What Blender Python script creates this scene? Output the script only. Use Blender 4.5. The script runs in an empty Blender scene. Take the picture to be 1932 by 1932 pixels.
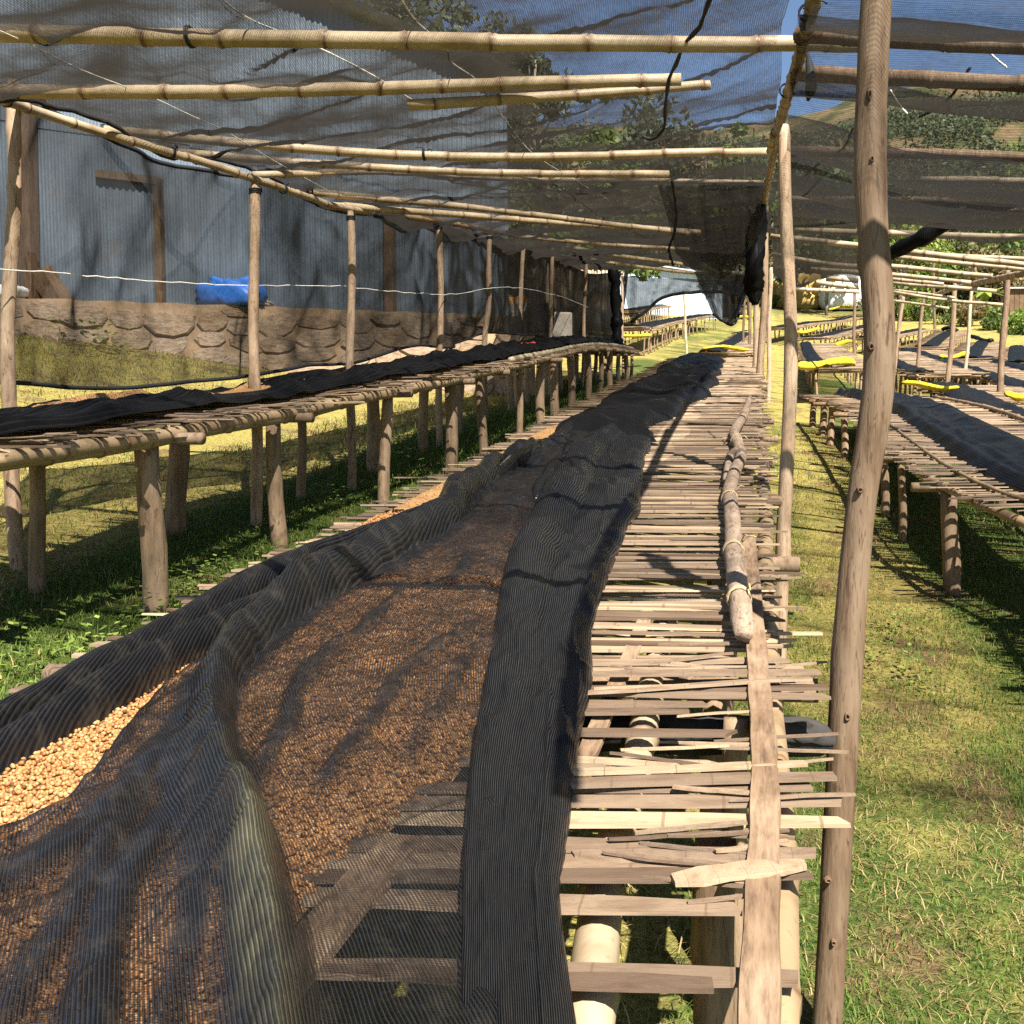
import bpy, math, random
import numpy as np
from mathutils import Vector, Matrix

random.seed(7)
rng = np.random.default_rng(7)
S = bpy.context.scene
COL = S.collection
R = math.radians

# ------------------------------------------------------------------ camera
EYE = np.array([0.0, 0.0, 1.67])
YAW, PITCH, PPX, PPY, FPX = R(4.22), R(3.5), 1288.0, 966.0, 1932.0
cam = bpy.data.cameras.new('camera')
cam.sensor_width = 36; cam.lens = 36; cam.sensor_fit = 'HORIZONTAL'
cam.shift_x = (966 - PPX) / 1932
cam.clip_start = 0.05; cam.clip_end = 3000
camo = bpy.data.objects.new('camera', cam); COL.objects.link(camo)
camo.location = EYE
camo.rotation_euler = (R(90) - PITCH, 0, YAW)
S.camera = camo

# ------------------------------------------------------------------ sky and sun
SUN = Vector((0.43, -0.70, 1.0)).normalized()       # towards the sun
W = bpy.data.worlds.new('World'); S.world = W; W.use_nodes = True
nt = W.node_tree
sky = nt.nodes.new('ShaderNodeTexSky'); sky.sky_type = 'NISHITA'; sky.sun_disc = False
sky.sun_elevation = math.asin(SUN.z); sky.sun_rotation = math.atan2(SUN.x, SUN.y)
sky.altitude = 1800; sky.air_density = 1.0; sky.dust_density = 1.0; sky.ozone_density = 1.2
bg = nt.nodes['Background']; bg.inputs['Strength'].default_value = 0.058
nt.links.new(sky.outputs[0], bg.inputs[0])
sl = bpy.data.lights.new('sun', 'SUN'); sl.energy = 5.0; sl.angle = R(0.5); sl.color = (1.0, 0.955, 0.89)
so = bpy.data.objects.new('sun', sl); COL.objects.link(so)
so.rotation_euler = SUN.to_track_quat('Z', 'Y').to_euler(); so.location = (0, 0, 30)
S.view_settings.view_transform = 'Standard'; S.view_settings.look = 'None'
S.view_settings.exposure = 1.55; S.view_settings.gamma = 1.0; S.view_settings.use_curve_mapping = False
S.cycles.use_denoising = False
S.cycles.max_bounces = 8; S.cycles.diffuse_bounces = 4; S.cycles.glossy_bounces = 2
S.cycles.transparent_max_bounces = 24; S.cycles.transmission_bounces = 4
S.cycles.caustics_reflective = False; S.cycles.caustics_refractive = False

# ------------------------------------------------------------------ terrain and rays
def vnoise(x, y, seed=0):
    x = np.asarray(x, float); y = np.asarray(y, float)
    xi = np.floor(x).astype(np.int64); yi = np.floor(y).astype(np.int64)
    fx = x - xi; fy = y - yi
    fx = fx * fx * (3 - 2 * fx); fy = fy * fy * (3 - 2 * fy)
    def h(a, b):
        n = (a * 374761393 + b * 668265263 + seed * 1442695041) & 0xFFFFFFFF
        n = ((n ^ (n >> 13)) * 1274126177) & 0xFFFFFFFF
        return ((n ^ (n >> 16)) & 0xFFFF) / 65535.0
    a = h(xi, yi) * (1 - fx) + h(xi + 1, yi) * fx
    b = h(xi, yi + 1) * (1 - fx) + h(xi + 1, yi + 1) * fx
    return (a * (1 - fy) + b * fy) * 2 - 1
def fbm(x, y, seed=0, o=4):
    s = 0; a = 1; f = 1
    for k in range(o):
        s = s + a * vnoise(np.asarray(x) * f, np.asarray(y) * f, seed + k); a *= .5; f *= 2.03
    return s

def G(x, y):
    x = np.asarray(x, float); y = np.asarray(y, float)
    cross = np.where(x < 0, 0.12 * np.minimum(-x, 10) + .03 * np.maximum(-x - 10, 0), 0.72 * (np.exp(-np.maximum(x, 0) / 6.0) - 1))
    yy = np.maximum(y, -3)
    z = 0.129 * yy + cross + 0.0004 * np.maximum(yy - 20, 0) ** 2 * (yy < 96) + (yy >= 96) * 0.0004 * 76 ** 2
    far = np.maximum(yy - 96, 0)
    z = z + far * .24 * (1 - np.exp(-far / 60)) + np.clip(far / 60, 0, 1) * 7 * fbm(x / 70 + 3, y / 70, 5, 3) + .03 * far * np.clip((x - 8) / 40, -.3, 1)
    near = np.clip(yy / 40, 0, 1)
    z = z + .40 * np.clip((-x - 5.2) / 3.6, 0, 1) * np.clip((24 - yy) / 6, 0, 1)
    return z + 0.02 * fbm(x * 1.1, y * 1.1, 2, 3) + .12 * near * vnoise(x / 9, y / 9, 9)
def Gf(x, y): return float(G(x, y))
F_ = np.array([-math.sin(YAW), math.cos(YAW), 0]); R_ = np.array([math.cos(YAW), math.sin(YAW), 0]); Z_ = np.array([0, 0, 1.0])
FWD = F_ * math.cos(PITCH) - Z_ * math.sin(PITCH); UPV = F_ * math.sin(PITCH) + Z_ * math.cos(PITCH)
def ray(px, py): return R_ * ((px - PPX) / FPX) + FWD + UPV * ((PPY - py) / FPX)
def at(px, py, d): return EYE + ray(px, py) * d
def hit(px, py, surf, d0=.6, d1=140):
    r = ray(px, py); prev = d0; p = EYE + r * d0
    s0 = p[2] - surf(p[0], p[1])
    d = d0
    while d < d1:
        d2 = d * 1.03; p = EYE + r * d2; s = p[2] - surf(p[0], p[1])
        if (s < 0) != (s0 < 0):
            lo, hi = d, d2
            for _ in range(30):
                m = (lo + hi) / 2; q = EYE + r * m
                if ((q[2] - surf(q[0], q[1])) < 0) == (s0 < 0): lo = m
                else: hi = m
            return EYE + r * lo
        d = d2
    return EYE + r * d1
def roof(x, y): return 2.75 + .129 * y + (.05 * x if x < 0 else 0.0)
def gh(h): return lambda x, y: Gf(x, y) + h

# ------------------------------------------------------------------ materials
def mat(name):
    m = bpy.data.materials.new(name); m.use_nodes = True
    t = m.node_tree; t.nodes.clear()
    out = t.nodes.new('ShaderNodeOutputMaterial')
    b = t.nodes.new('ShaderNodeBsdfPrincipled'); t.links.new(b.outputs[0], out.inputs[0])
    return m, t, b, out
def N(t, kind, **kw):
    n = t.nodes.new(kind)
    for k, v in kw.items():
        if hasattr(n, k) and k not in ('inputs',): setattr(n, k, v)
        else: n.inputs[k].default_value = v
    return n
def L(t, a, b): t.links.new(a, b)
def ramp(t, fac, stops, interp='LINEAR'):
    r = t.nodes.new('ShaderNodeValToRGB'); r.color_ramp.interpolation = interp
    e = r.color_ramp.elements
    while len(e) < len(stops): e.new(.5)
    for i, (p, c) in enumerate(stops):
        e[i].position = p; e[i].color = (*c, 1) if len(c) == 3 else c
    L(t, fac, r.inputs[0]); return r
def coords(t, scale=(1, 1, 1), kind='Object', rnd=True):
    tc = t.nodes.new('ShaderNodeTexCoord'); mp = t.nodes.new('ShaderNodeMapping')
    mp.inputs['Scale'].default_value = scale
    L(t, tc.outputs[kind], mp.inputs['Vector'])
    if rnd:
        oi = t.nodes.new('ShaderNodeObjectInfo'); m = N(t, 'ShaderNodeMath', operation='MULTIPLY'); m.inputs[1].default_value = 37.0
        L(t, oi.outputs['Random'], m.inputs[0]); L(t, m.outputs[0], mp.inputs['Location'])
    return mp.outputs[0]
def noise(t, vec, scale, detail=4, rough=.6, dist=0):
    n = N(t, 'ShaderNodeTexNoise'); n.inputs['Scale'].default_value = scale; n.inputs['Detail'].default_value = detail
    n.inputs['Roughness'].default_value = rough; n.inputs['Distortion'].default_value = dist
    L(t, vec, n.inputs['Vector']); return n.outputs[0]
def mixc(t, fac, a, b, mode='MIX'):
    m = t.nodes.new('ShaderNodeMix'); m.data_type = 'RGBA'; m.blend_type = mode
    for s, v in ((m.inputs['Factor'], fac), (m.inputs['A'], a), (m.inputs['B'], b)):
        if isinstance(v, (int, float)): s.default_value = v
        elif isinstance(v, tuple): s.default_value = (*v, 1)
        else: L(t, v, s)
    return m.outputs['Result']
def mth(t, op, a, b=None, c=None, clamp=False):
    m = t.nodes.new('ShaderNodeMath'); m.operation = op; m.use_clamp = clamp
    for i, v in enumerate((a, b, c)):
        if v is None: continue
        if isinstance(v, (int, float)): m.inputs[i].default_value = v
        else: L(t, v, m.inputs[i])
    return m.outputs[0]
def bump(t, b, h, strength=.4, dist=.01):
    n = t.nodes.new('ShaderNodeBump'); n.inputs['Strength'].default_value = strength; n.inputs['Distance'].default_value = dist
    L(t, h, n.inputs['Height']); L(t, n.outputs[0], b.inputs['Normal']); return n
def attr(t, name):
    a = t.nodes.new('ShaderNodeAttribute'); a.attribute_name = name; return a

def m_wood(name, cols, sc=(14, 14, 1.6), rough=.75, bs=.5, dark=.45):
    m, t, b, o = mat(name)
    v = coords(t, sc); v2 = coords(t, (1, 1, 1))
    n1 = noise(t, v, 2.2, 6, .65); n2 = noise(t, v2, 3.0, 3); n3 = noise(t, coords(t, (sc[0] * 4, sc[1] * 4, sc[2] * 3)), 3, 3)
    f = mth(t, 'ADD', mth(t, 'MULTIPLY', n1, .65), mth(t, 'MULTIPLY', n2, .35))
    c = ramp(t, f, [(.30, cols[0]), (.46, cols[1]), (.60, cols[2]), (.72, cols[1])]).outputs[0]
    crack = ramp(t, n3, [(.30, (dark,) * 3), (.42, (1, 1, 1))]).outputs[0]
    c = mixc(t, .8, c, crack, 'MULTIPLY')
    spot = ramp(t, noise(t, v2, 16, 3), [(.66, (1, 1, 1)), (.74, (.6, .5, .42))]).outputs[0]
    c = mixc(t, .6, c, spot, 'MULTIPLY')
    scar = ramp(t, noise(t, coords(t, (sc[0] * 1.6, sc[1] * 1.6, sc[2] * 2.2)), 1.7, 5, .7, 1.5), [(.57, (1, 1, 1)), (.63, (.40, .30, .22))]).outputs[0]
    c = mixc(t, .75, c, scar, 'MULTIPLY')
    oi = t.nodes.new('ShaderNodeObjectInfo')
    hs = t.nodes.new('ShaderNodeHueSaturation'); L(t, c, hs.inputs['Color'])
    L(t, mth(t, 'ADD', mth(t, 'MULTIPLY', oi.outputs['Random'], .45), .78), hs.inputs['Value'])
    hs.inputs['Saturation'].default_value = 1.0
    L(t, hs.outputs[0], b.inputs['Base Color']); b.inputs['Roughness'].default_value = rough
    b.inputs['Specular IOR Level'].default_value = .25
    bump(t, b, mth(t, 'ADD', n1, mth(t, 'MULTIPLY', n3, .5)), bs, .006)
    return m
M = {}
M['post'] = m_wood('peeled_eucalyptus', [(.065, .037, .02), (.155, .098, .056), (.225, .155, .096)])
M['leg'] = m_wood('weathered_leg_wood', [(.09, .055, .032), (.22, .145, .085), (.31, .215, .13)])
M['post_sunlit'] = m_wood('sunlit_peeled_eucalyptus', [(.14, .085, .05), (.31, .21, .13), (.40, .29, .19)])  # post wood painted lighter, as if sunlit, to offset the roof net's shade
M['dark_wood'] = m_wood('charred_wood', [(.006, .006, .006), (.016, .015, .014), (.045, .04, .036)], (3, 3, 3), .9, .8)
M['frame_wood'] = m_wood('old_brown_timber', [(.05, .03, .018), (.11, .065, .035), (.16, .10, .055)])
M['forked'] = m_wood('grey_brown_limb', [(.12, .082, .052), (.24, .17, .115), (.33, .245, .17)], (12, 2, 12), .8, .6)

# split bamboo slats
m, t, b, o = mat('split_bamboo')
v = coords(t, (1.2, 9, 9)); n1 = noise(t, v, 4.5, 6, .75)
v2 = coords(t, (6, 1, 1)); n2 = noise(t, v2, 1.2, 3)
at_ = attr(t, 'tone'); oi = t.nodes.new('ShaderNodeObjectInfo')
tone = mth(t, 'FRACT', mth(t, 'ADD', at_.outputs['Fac'], oi.outputs['Random']))
cA = ramp(t, tone, [(.0, (.12, .078, .048)), (.25, (.20, .138, .088)), (.55, (.30, .212, .135)), (.85, (.46, .335, .20)), (1, (.17, .122, .085))]).outputs[0]
c = mixc(t, 1.0, cA, ramp(t, n1, [(.30, (.38, .34, .31)), (.42, (.85, .84, .83)), (.5, (1.0, 1.0, 1.0)), (.7, (1.12, 1.10, 1.04))]).outputs[0], 'MULTIPLY')
c = mixc(t, .7, c, ramp(t, n2, [(.34, (.62, .56, .52)), (.55, (1, 1, 1))]).outputs[0], 'MULTIPLY')
tcx = t.nodes.new('ShaderNodeTexCoord'); sx_ = t.nodes.new('ShaderNodeSeparateXYZ'); L(t, tcx.outputs['Object'], sx_.inputs[0])
nd_ = mth(t, 'FRACT', mth(t, 'ADD', mth(t, 'MULTIPLY', sx_.outputs[0], 4.6), mth(t, 'MULTIPLY', oi.outputs['Random'], 17.0)))
c = mixc(t, mth(t, 'MULTIPLY', mth(t, 'LESS_THAN', nd_, .022), .55), c, (.12, .07, .04))
L(t, c, b.inputs['Base Color']); b.inputs['Roughness'].default_value = .62; b.inputs['Specular IOR Level'].default_value = .3
bump(t, b, n1, .5, .003)
M['slat'] = m

m, t, b, o = mat('split_plank')
n1 = noise(t, coords(t, (26, 1.3, 26)), 3.0, 5, .7); n2 = noise(t, coords(t, (2, 2, 2)), 2, 4)
c = ramp(t, n1, [(.3, (.13, .083, .05)), (.5, (.265, .178, .108)), (.7, (.34, .24, .15))]).outputs[0]
c = mixc(t, .8, c, ramp(t, n2, [(.38, (.6, .55, .5)), (.58, (1, 1, 1))]).outputs[0], 'MULTIPLY')
L(t, c, b.inputs['Base Color']); b.inputs['Roughness'].default_value = .65; b.inputs['Specular IOR Level'].default_value = .25; bump(t, b, n1, .5, .004)
M['plank'] = m
# whole bamboo with nodes
def m_bamboo(name, base, dark):
    m, t, b, o = mat(name)
    v = coords(t); n1 = noise(t, v, 5, 4); n2 = noise(t, v, 40, 3)
    c = ramp(t, n1, [(.3, dark), (.5, base), (.68, tuple(min(1, x * 1.15) for x in base))]).outputs[0]
    nd = attr(t, 'nod')
    c = mixc(t, mth(t, 'MULTIPLY', nd.outputs['Fac'], .85), c, (.13, .06, .03))
    st = ramp(t, n2, [(.60, (1, 1, 1)), (.70, (.70, .58, .45))]).outputs[0]
    c = mixc(t, .6, c, st, 'MULTIPLY')
    oi = t.nodes.new('ShaderNodeObjectInfo'); hs = t.nodes.new('ShaderNodeHueSaturation'); L(t, c, hs.inputs['Color'])
    L(t, mth(t, 'ADD', mth(t, 'MULTIPLY', oi.outputs['Random'], .3), .85), hs.inputs['Value'])
    L(t, hs.outputs[0], b.inputs['Base Color']); b.inputs['Roughness'].default_value = .48; b.inputs['Specular IOR Level'].default_value = .35
    bump(t, b, n2, .25, .003)
    return m
M['bamboo'] = m_bamboo('dry_bamboo', (.43, .33, .205), (.26, .18, .095))
M['bamboo_pale'] = m_bamboo('bleached_bamboo', (.40, .32, .20), (.28, .205, .115))
M['bamboo_dull'] = m_bamboo('weathered_bamboo', (.30, .21, .115), (.18, .115, .06))

# shade cloth
def m_net(name, freq, op, amp, col=(.018, .018, .02), rough=.5, layk=.4, trans=.25, spec=.5, bumpd=.002, transcol=(.10, .085, .07), wobble=.0012, weave=.25, dustc=(.024, .022, .019), hik=3.0):
    m, t, b, o = mat(name)
    uv = t.nodes.new('ShaderNodeUVMap'); sep = t.nodes.new('ShaderNodeSeparateXYZ'); L(t, uv.outputs[0], sep.inputs[0])
    wob = noise(t, uv.outputs[0], 9, 2)
    u = mth(t, 'ADD', sep.outputs[0], mth(t, 'MULTIPLY', wob, wobble * 6))
    rib = mth(t, 'SINE', mth(t, 'MULTIPLY', u, 2 * math.pi * freq))
    thread = mth(t, 'SINE', mth(t, 'MULTIPLY', sep.outputs[1], 2 * math.pi * freq * 1.7))
    big = noise(t, uv.outputs[0], 2.6, 4)
    lay = attr(t, 'lay').outputs['Fac']
    mpn = t.nodes.new('ShaderNodeMapping'); mpn.inputs['Scale'].default_value = (freq * 1.1, freq * .16, 1); L(t, uv.outputs[0], mpn.inputs['Vector'])
    streak = noise(t, mpn.outputs[0], 1.0, 3, .7)
    ribb = mth(t, 'MULTIPLY', mth(t, 'ADD', rib, mth(t, 'MULTIPLY', mth(t, 'SUBTRACT', streak, .5), 3.2)), .62)
    ribb = mth(t, 'MINIMUM', mth(t, 'MAXIMUM', ribb, -1.0), 1.0)
    a = mth(t, 'ADD', op, mth(t, 'MULTIPLY', ribb, amp))
    a = mth(t, 'ADD', a, mth(t, 'MULTIPLY', thread, amp * .35))
    a = mth(t, 'ADD', a, mth(t, 'MULTIPLY', mth(t, 'SUBTRACT', big, .5), .30))
    a = mth(t, 'ADD', a, mth(t, 'MULTIPLY', mth(t, 'SUBTRACT', noise(t, uv.outputs[0], 55, 3, .7), .5), weave))
    a = mth(t, 'ADD', a, mth(t, 'MULTIPLY', lay, layk), clamp=True)
    # threads have thickness: seen or lit at a slant the holes close up
    g_ = t.nodes.new('ShaderNodeNewGeometry'); vm = t.nodes.new('ShaderNodeVectorMath'); vm.operation = 'DOT_PRODUCT'
    L(t, g_.outputs['Normal'], vm.inputs[0]); L(t, g_.outputs['Incoming'], vm.inputs[1])
    cs = mth(t, 'MAXIMUM', mth(t, 'ABSOLUTE', vm.outputs['Value']), .22)
    a = mth(t, 'SUBTRACT', 1.0, mth(t, 'POWER', mth(t, 'SUBTRACT', 1.0, mth(t, 'MINIMUM', a, .995)), mth(t, 'DIVIDE', 1.0, cs)), clamp=True)
    hi = mth(t, 'MULTIPLY', mth(t, 'POWER', mth(t, 'ADD', mth(t, 'MULTIPLY', rib, .5), .5), 6.0), mth(t, 'MULTIPLY', streak, 1.7), clamp=True)  # highlight along the rib crests, put into the base colour
    c = mixc(t, hi, col, tuple(x * hik for x in col))
    dust = ramp(t, noise(t, uv.outputs[0], 13, 7, .75), [(.50, (0, 0, 0)), (.75, (1, 1, 1))]).outputs[0]
    c = mixc(t, mth(t, 'MULTIPLY', dust, .55), c, dustc)
    c = mixc(t, mth(t, 'MULTIPLY', attr(t, 'fade').outputs['Fac'], ramp(t, noise(t, uv.outputs[0], 14, 4), [(.3, (.35, .35, .35)), (.55, (1, 1, 1))]).outputs[0]), c, mixc(t, hi, (.10, .09, .05), (.34, .31, .17)))
    L(t, c, b.inputs['Base Color']); b.inputs['Roughness'].default_value = rough; b.inputs['Specular IOR Level'].default_value = spec
    bump(t, b, mth(t, 'ADD', rib, mth(t, 'MULTIPLY', noise(t, uv.outputs[0], 160, 2), 1.2)), .6, bumpd)
    tl = t.nodes.new('ShaderNodeBsdfTranslucent'); tl.inputs[0].default_value = (*transcol, 1)
    m1 = t.nodes.new('ShaderNodeMixShader'); m1.inputs[0].default_value = trans
    L(t, b.outputs[0], m1.inputs[1]); L(t, tl.outputs[0], m1.inputs[2])
    tr = t.nodes.new('ShaderNodeBsdfTransparent')
    m2 = t.nodes.new('ShaderNodeMixShader'); L(t, a, m2.inputs[0]); L(t, tr.outputs[0], m2.inputs[1]); L(t, m1.outputs[0], m2.inputs[2])
    L(t, m2.outputs[0], o.inputs[0]); return m
M['net_bed'] = m_net('black_ribbed_shade_cloth', 135, .45, .34, layk=1.0, trans=.05, col=(.0046, .0044, .0042), rough=.27, spec=.48, bumpd=.0009, weave=.45, dustc=(.050, .042, .031), hik=5)
M['net_fold'] = m_net('doubled_ribbed_shade_cloth', 120, .64, .16, layk=.6, trans=.03, col=(.0038, .0037, .0036), rough=.33, spec=.22, bumpd=.0012, weave=.25, dustc=(.012, .011, .0095), hik=11.0)
M['net_bed_far'] = m_net('black_shade_cloth_on_beds', 60, .93, .05, col=(.0045, .0044, .0043), trans=.03, spec=.12, bumpd=.0004, rough=.42, weave=.1, dustc=(.014, .0125, .011))
M['net_roof'] = m_net('overhead_shade_net', 110, .39, .20, col=(.009, .0082, .0072), rough=.6, trans=.35, transcol=(.042, .036, .029), weave=.30, dustc=(.020, .0175, .014), layk=.45, spec=.15)
M['net_side'] = m_net('hanging_side_net', 90, .60, .18, col=(.010, .0097, .0092), rough=.6, trans=.3, transcol=(.030, .028, .025), weave=.25, layk=.5, spec=.15)

def simple(name, col, rough=.6, nscale=8, var=.25, spec=.4, bs=.3, metal=0):
    m, t, b, o = mat(name)
    n = noise(t, coords(t), nscale, 5)
    c = ramp(t, n, [(.3, tuple(x * (1 - var) for x in col)), (.65, tuple(min(1, x * (1 + var * .6)) for x in col))]).outputs[0]
    L(t, c, b.inputs['Base Color']); b.inputs['Roughness'].default_value = rough; b.inputs['Specular IOR Level'].default_value = spec
    b.inputs['Metallic'].default_value = metal
    bump(t, b, n, bs, .01); return m
M['hem'] = simple('black_hem_cord', (.012, .012, .013), .7)
M['cord'] = simple('white_stitching_cord', (.80, .76, .66), .8)
M['rubber'] = simple('black_rubber_tie', (.012, .011, .011), .6)
M['raffia'] = simple('raffia_tie', (.42, .31, .17), .7, 30)
M['yellow'] = simple('yellow_tarpaulin', (.58, .41, .02), .6, 5, .4, .3)
M['blue'] = simple('blue_tarpaulin', (.03, .16, .55), .45, 9, .3, .5)
M['orange'] = simple('orange_sack_cloth', (.75, .30, .03), .7)
M['red'] = simple('red_cloth', (.55, .07, .05), .8)
M['white'] = simple('white_plastic_sheet', (.80, .80, .78), .5, 3, .08)
M['concrete'] = simple('rough_concrete', (.36, .31, .25), .9, 6, .3)
M['hay'] = simple('dry_hay', (.52, .36, .12), .95, 20, .5, .1, 1)
M['bark'] = m_wood('tree_bark', [(.06, .045, .035), (.16, .125, .10), (.30, .26, .22)], (3, 3, 1), .9, .8)
M['reed'] = m_wood('reed_fence', [(.18, .13, .08), (.34, .26, .17), (.45, .36, .25)], (14, 14, 1), .9, .6)

# corrugated sheet
def m_iron(name, col, rust=.5):
    m, t, b, o = mat(name)
    v = coords(t, (1, 1, 1)); n = noise(t, v, 1.6, 6, .7); n2 = noise(t, coords(t, (6, 6, .5)), 2, 4)
    c = ramp(t, n2, [(.3, tuple(x * .8 for x in col)), (.7, tuple(min(1, x * 1.12) for x in col))]).outputs[0]
    rm = ramp(t, n, [(.60, (0, 0, 0)), (.72, (1, 1, 1))]).outputs[0]
    c = mixc(t, mth(t, 'MULTIPLY', rm, rust), c, (.18, .10, .06))
    L(t, c, b.inputs['Base Color']); b.inputs['Roughness'].default_value = .5; b.inputs['Metallic'].default_value = .25
    return m
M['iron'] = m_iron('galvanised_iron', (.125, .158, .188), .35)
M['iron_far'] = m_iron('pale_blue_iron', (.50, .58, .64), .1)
M['iron_roof'] = m_iron('iron_roofing', (.50, .52, .53), .4)

# stones
m, t, b, o = mat('foundation_stone')
n = noise(t, coords(t), 5, 6); oi = t.nodes.new('ShaderNodeObjectInfo')
c = ramp(t, n, [(.3, (.20, .13, .075)), (.5, (.34, .235, .145)), (.7, (.42, .31, .20))]).outputs[0]
hs = t.nodes.new('ShaderNodeHueSaturation'); L(t, c, hs.inputs['Color']); L(t, mth(t, 'ADD', mth(t, 'MULTIPLY', oi.outputs['Random'], .35), .75), hs.inputs['Value']); L(t, mth(t, 'ADD', mth(t, 'MULTIPLY', oi.outputs['Random'], -.25), 1.1), hs.inputs['Saturation'])
L(t, hs.outputs[0], b.inputs['Base Color']); b.inputs['Roughness'].default_value = .9; bump(t, b, n, .9, .03)
M['stone'] = m
M['mortar'] = simple('mud_mortar', (.36, .245, .145), .95, 5, .3, .1, .6)

# ground
m, t, b, o = mat('dry_grass_ground')
g = t.nodes.new('ShaderNodeNewGeometry'); P = g.outputs['Position']
n1 = noise(t, P, .55, 5, .6); n2 = noise(t, P, 3.5, 5, .65); n3 = noise(t, P, 38, 4, .7); n4 = noise(t, P, 130, 3, .7)
straw = ramp(t, n3, [(.3, (.15, .12, .032)), (.5, (.33, .27, .07)), (.68, (.46, .39, .125))]).outputs[0]
green = ramp(t, n3, [(.3, (.025, .042, .009)), (.52, (.075, .11, .022)), (.7, (.17, .19, .045))]).outputs[0]
soil = ramp(t, n3, [(.3, (.09, .05, .027)), (.7, (.23, .14, .075))]).outputs[0]
lush = attr(t, 'lush').outputs['Fac']
f = mth(t, 'ADD', mth(t, 'ADD', mth(t, 'MULTIPLY', n1, .8), mth(t, 'MULTIPLY', n2, .55)), lush)
fm = ramp(t, f, [(.68, (0, 0, 0)), (.92, (1, 1, 1))]).outputs[0]
c = mixc(t, fm, straw, green)
sm = ramp(t, noise(t, P, 1.9, 5, .7), [(.52, (0, 0, 0)), (.62, (1, 1, 1))]).outputs[0]
c = mixc(t, mth(t, 'MULTIPLY', sm, .8), c, soil)
wild = attr(t, 'wild').outputs['Fac']
nw = noise(t, P, .06, 6, .7)
wc = ramp(t, nw, [(.38, (.035, .045, .016)), (.5, (.075, .075, .03)), (.6, (.17, .11, .06)), (.7, (.06, .065, .025))]).outputs[0]
c = mixc(t, wild, c, wc)
L(t, c, b.inputs['Base Color']); b.inputs['Roughness'].default_value = .95; b.inputs['Specular IOR Level'].default_value = .1
bump(t, b, mth(t, 'ADD', n3, n4), .9, .02)
M['ground'] = m

# blades
m, t, b, o = mat('grass_blades')
a = attr(t, 'bcol'); L(t, a.outputs['Color'], b.inputs['Base Color']); b.inputs['Roughness'].default_value = .6; b.inputs['Specular IOR Level'].default_value = .2
tl = t.nodes.new('ShaderNodeBsdfTranslucent'); L(t, a.outputs['Color'], tl.inputs[0])
ms = t.nodes.new('ShaderNodeMixShader'); ms.inputs[0].default_value = .3
L(t, b.outputs[0], ms.inputs[1]); L(t, tl.outputs[0], ms.inputs[2]); L(t, ms.outputs[0], o.inputs[0])
M['blade'] = m
def m_leaf(name, c1, c2, c3):
    m, t, b, o = mat(name)
    oi = t.nodes.new('ShaderNodeObjectInfo'); v = attr(t, 'clump').outputs['Fac']
    c = ramp(t, v, [(0, c1), (.5, c2), (1, c3)]).outputs[0]
    hs = t.nodes.new('ShaderNodeHueSaturation'); L(t, c, hs.inputs['Color'])
    L(t, mth(t, 'ADD', mth(t, 'MULTIPLY', oi.outputs['Random'], .04), .48), hs.inputs['Hue'])
    L(t, hs.outputs[0], b.inputs['Base Color']); b.inputs['Roughness'].default_value = .55; b.inputs['Specular IOR Level'].default_value = .3
    tl = t.nodes.new('ShaderNodeBsdfTranslucent'); L(t, hs.outputs[0], tl.inputs[0])
    ms = t.nodes.new('ShaderNodeMixShader'); ms.inputs[0].default_value = .35
    L(t, b.outputs[0], ms.inputs[1]); L(t, tl.outputs[0], ms.inputs[2]); L(t, ms.outputs[0], o.inputs[0])
    return m
M['leaf'] = m_leaf('broad_leaves', (.05, .085, .02), (.11, .16, .035), (.20, .25, .06))
M['leaf_euc'] = m_leaf('eucalyptus_leaves', (.05, .065, .035), (.10, .12, .06), (.17, .18, .09))
M['leaf_dry'] = m_leaf('dry_scrub_leaves', (.12, .10, .045), (.20, .17, .07), (.30, .24, .11))
M['leaf_bright'] = m_leaf('bright_leaves', (.10, .16, .03), (.19, .27, .05), (.32, .40, .09))

# coffee beans
m, t, b, o = mat('parchment_coffee')
a = attr(t, 'tone').outputs['Fac']
c = ramp(t, a, [(0, (.10, .042, .014)), (.12, (.27, .115, .036)), (.6, (.38, .175, .058)), (1, (.50, .29, .125))]).outputs[0]
L(t, c, b.inputs['Base Color']); b.inputs['Roughness'].default_value = .55; b.inputs['Specular IOR Level'].default_value = .3
M['bean'] = m
m, t, b, o = mat('parchment_coffee_bulk')
g = t.nodes.new('ShaderNodeNewGeometry')
vor = t.nodes.new('ShaderNodeTexVoronoi'); vor.inputs['Scale'].default_value = 95; L(t, g.outputs['Position'], vor.inputs['Vector'])
c = ramp(t, vor.outputs['Distance'], [(0, (.56, .31, .11)), (.5, (.42, .22, .075)), (.8, (.13, .065, .022))]).outputs[0]
L(t, c, b.inputs['Base Color']); b.inputs['Roughness'].default_value = .7
bump(t, b, mth(t, 'MULTIPLY', vor.outputs['Distance'], -1), 1, .008)
M['bean_bulk'] = m

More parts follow.
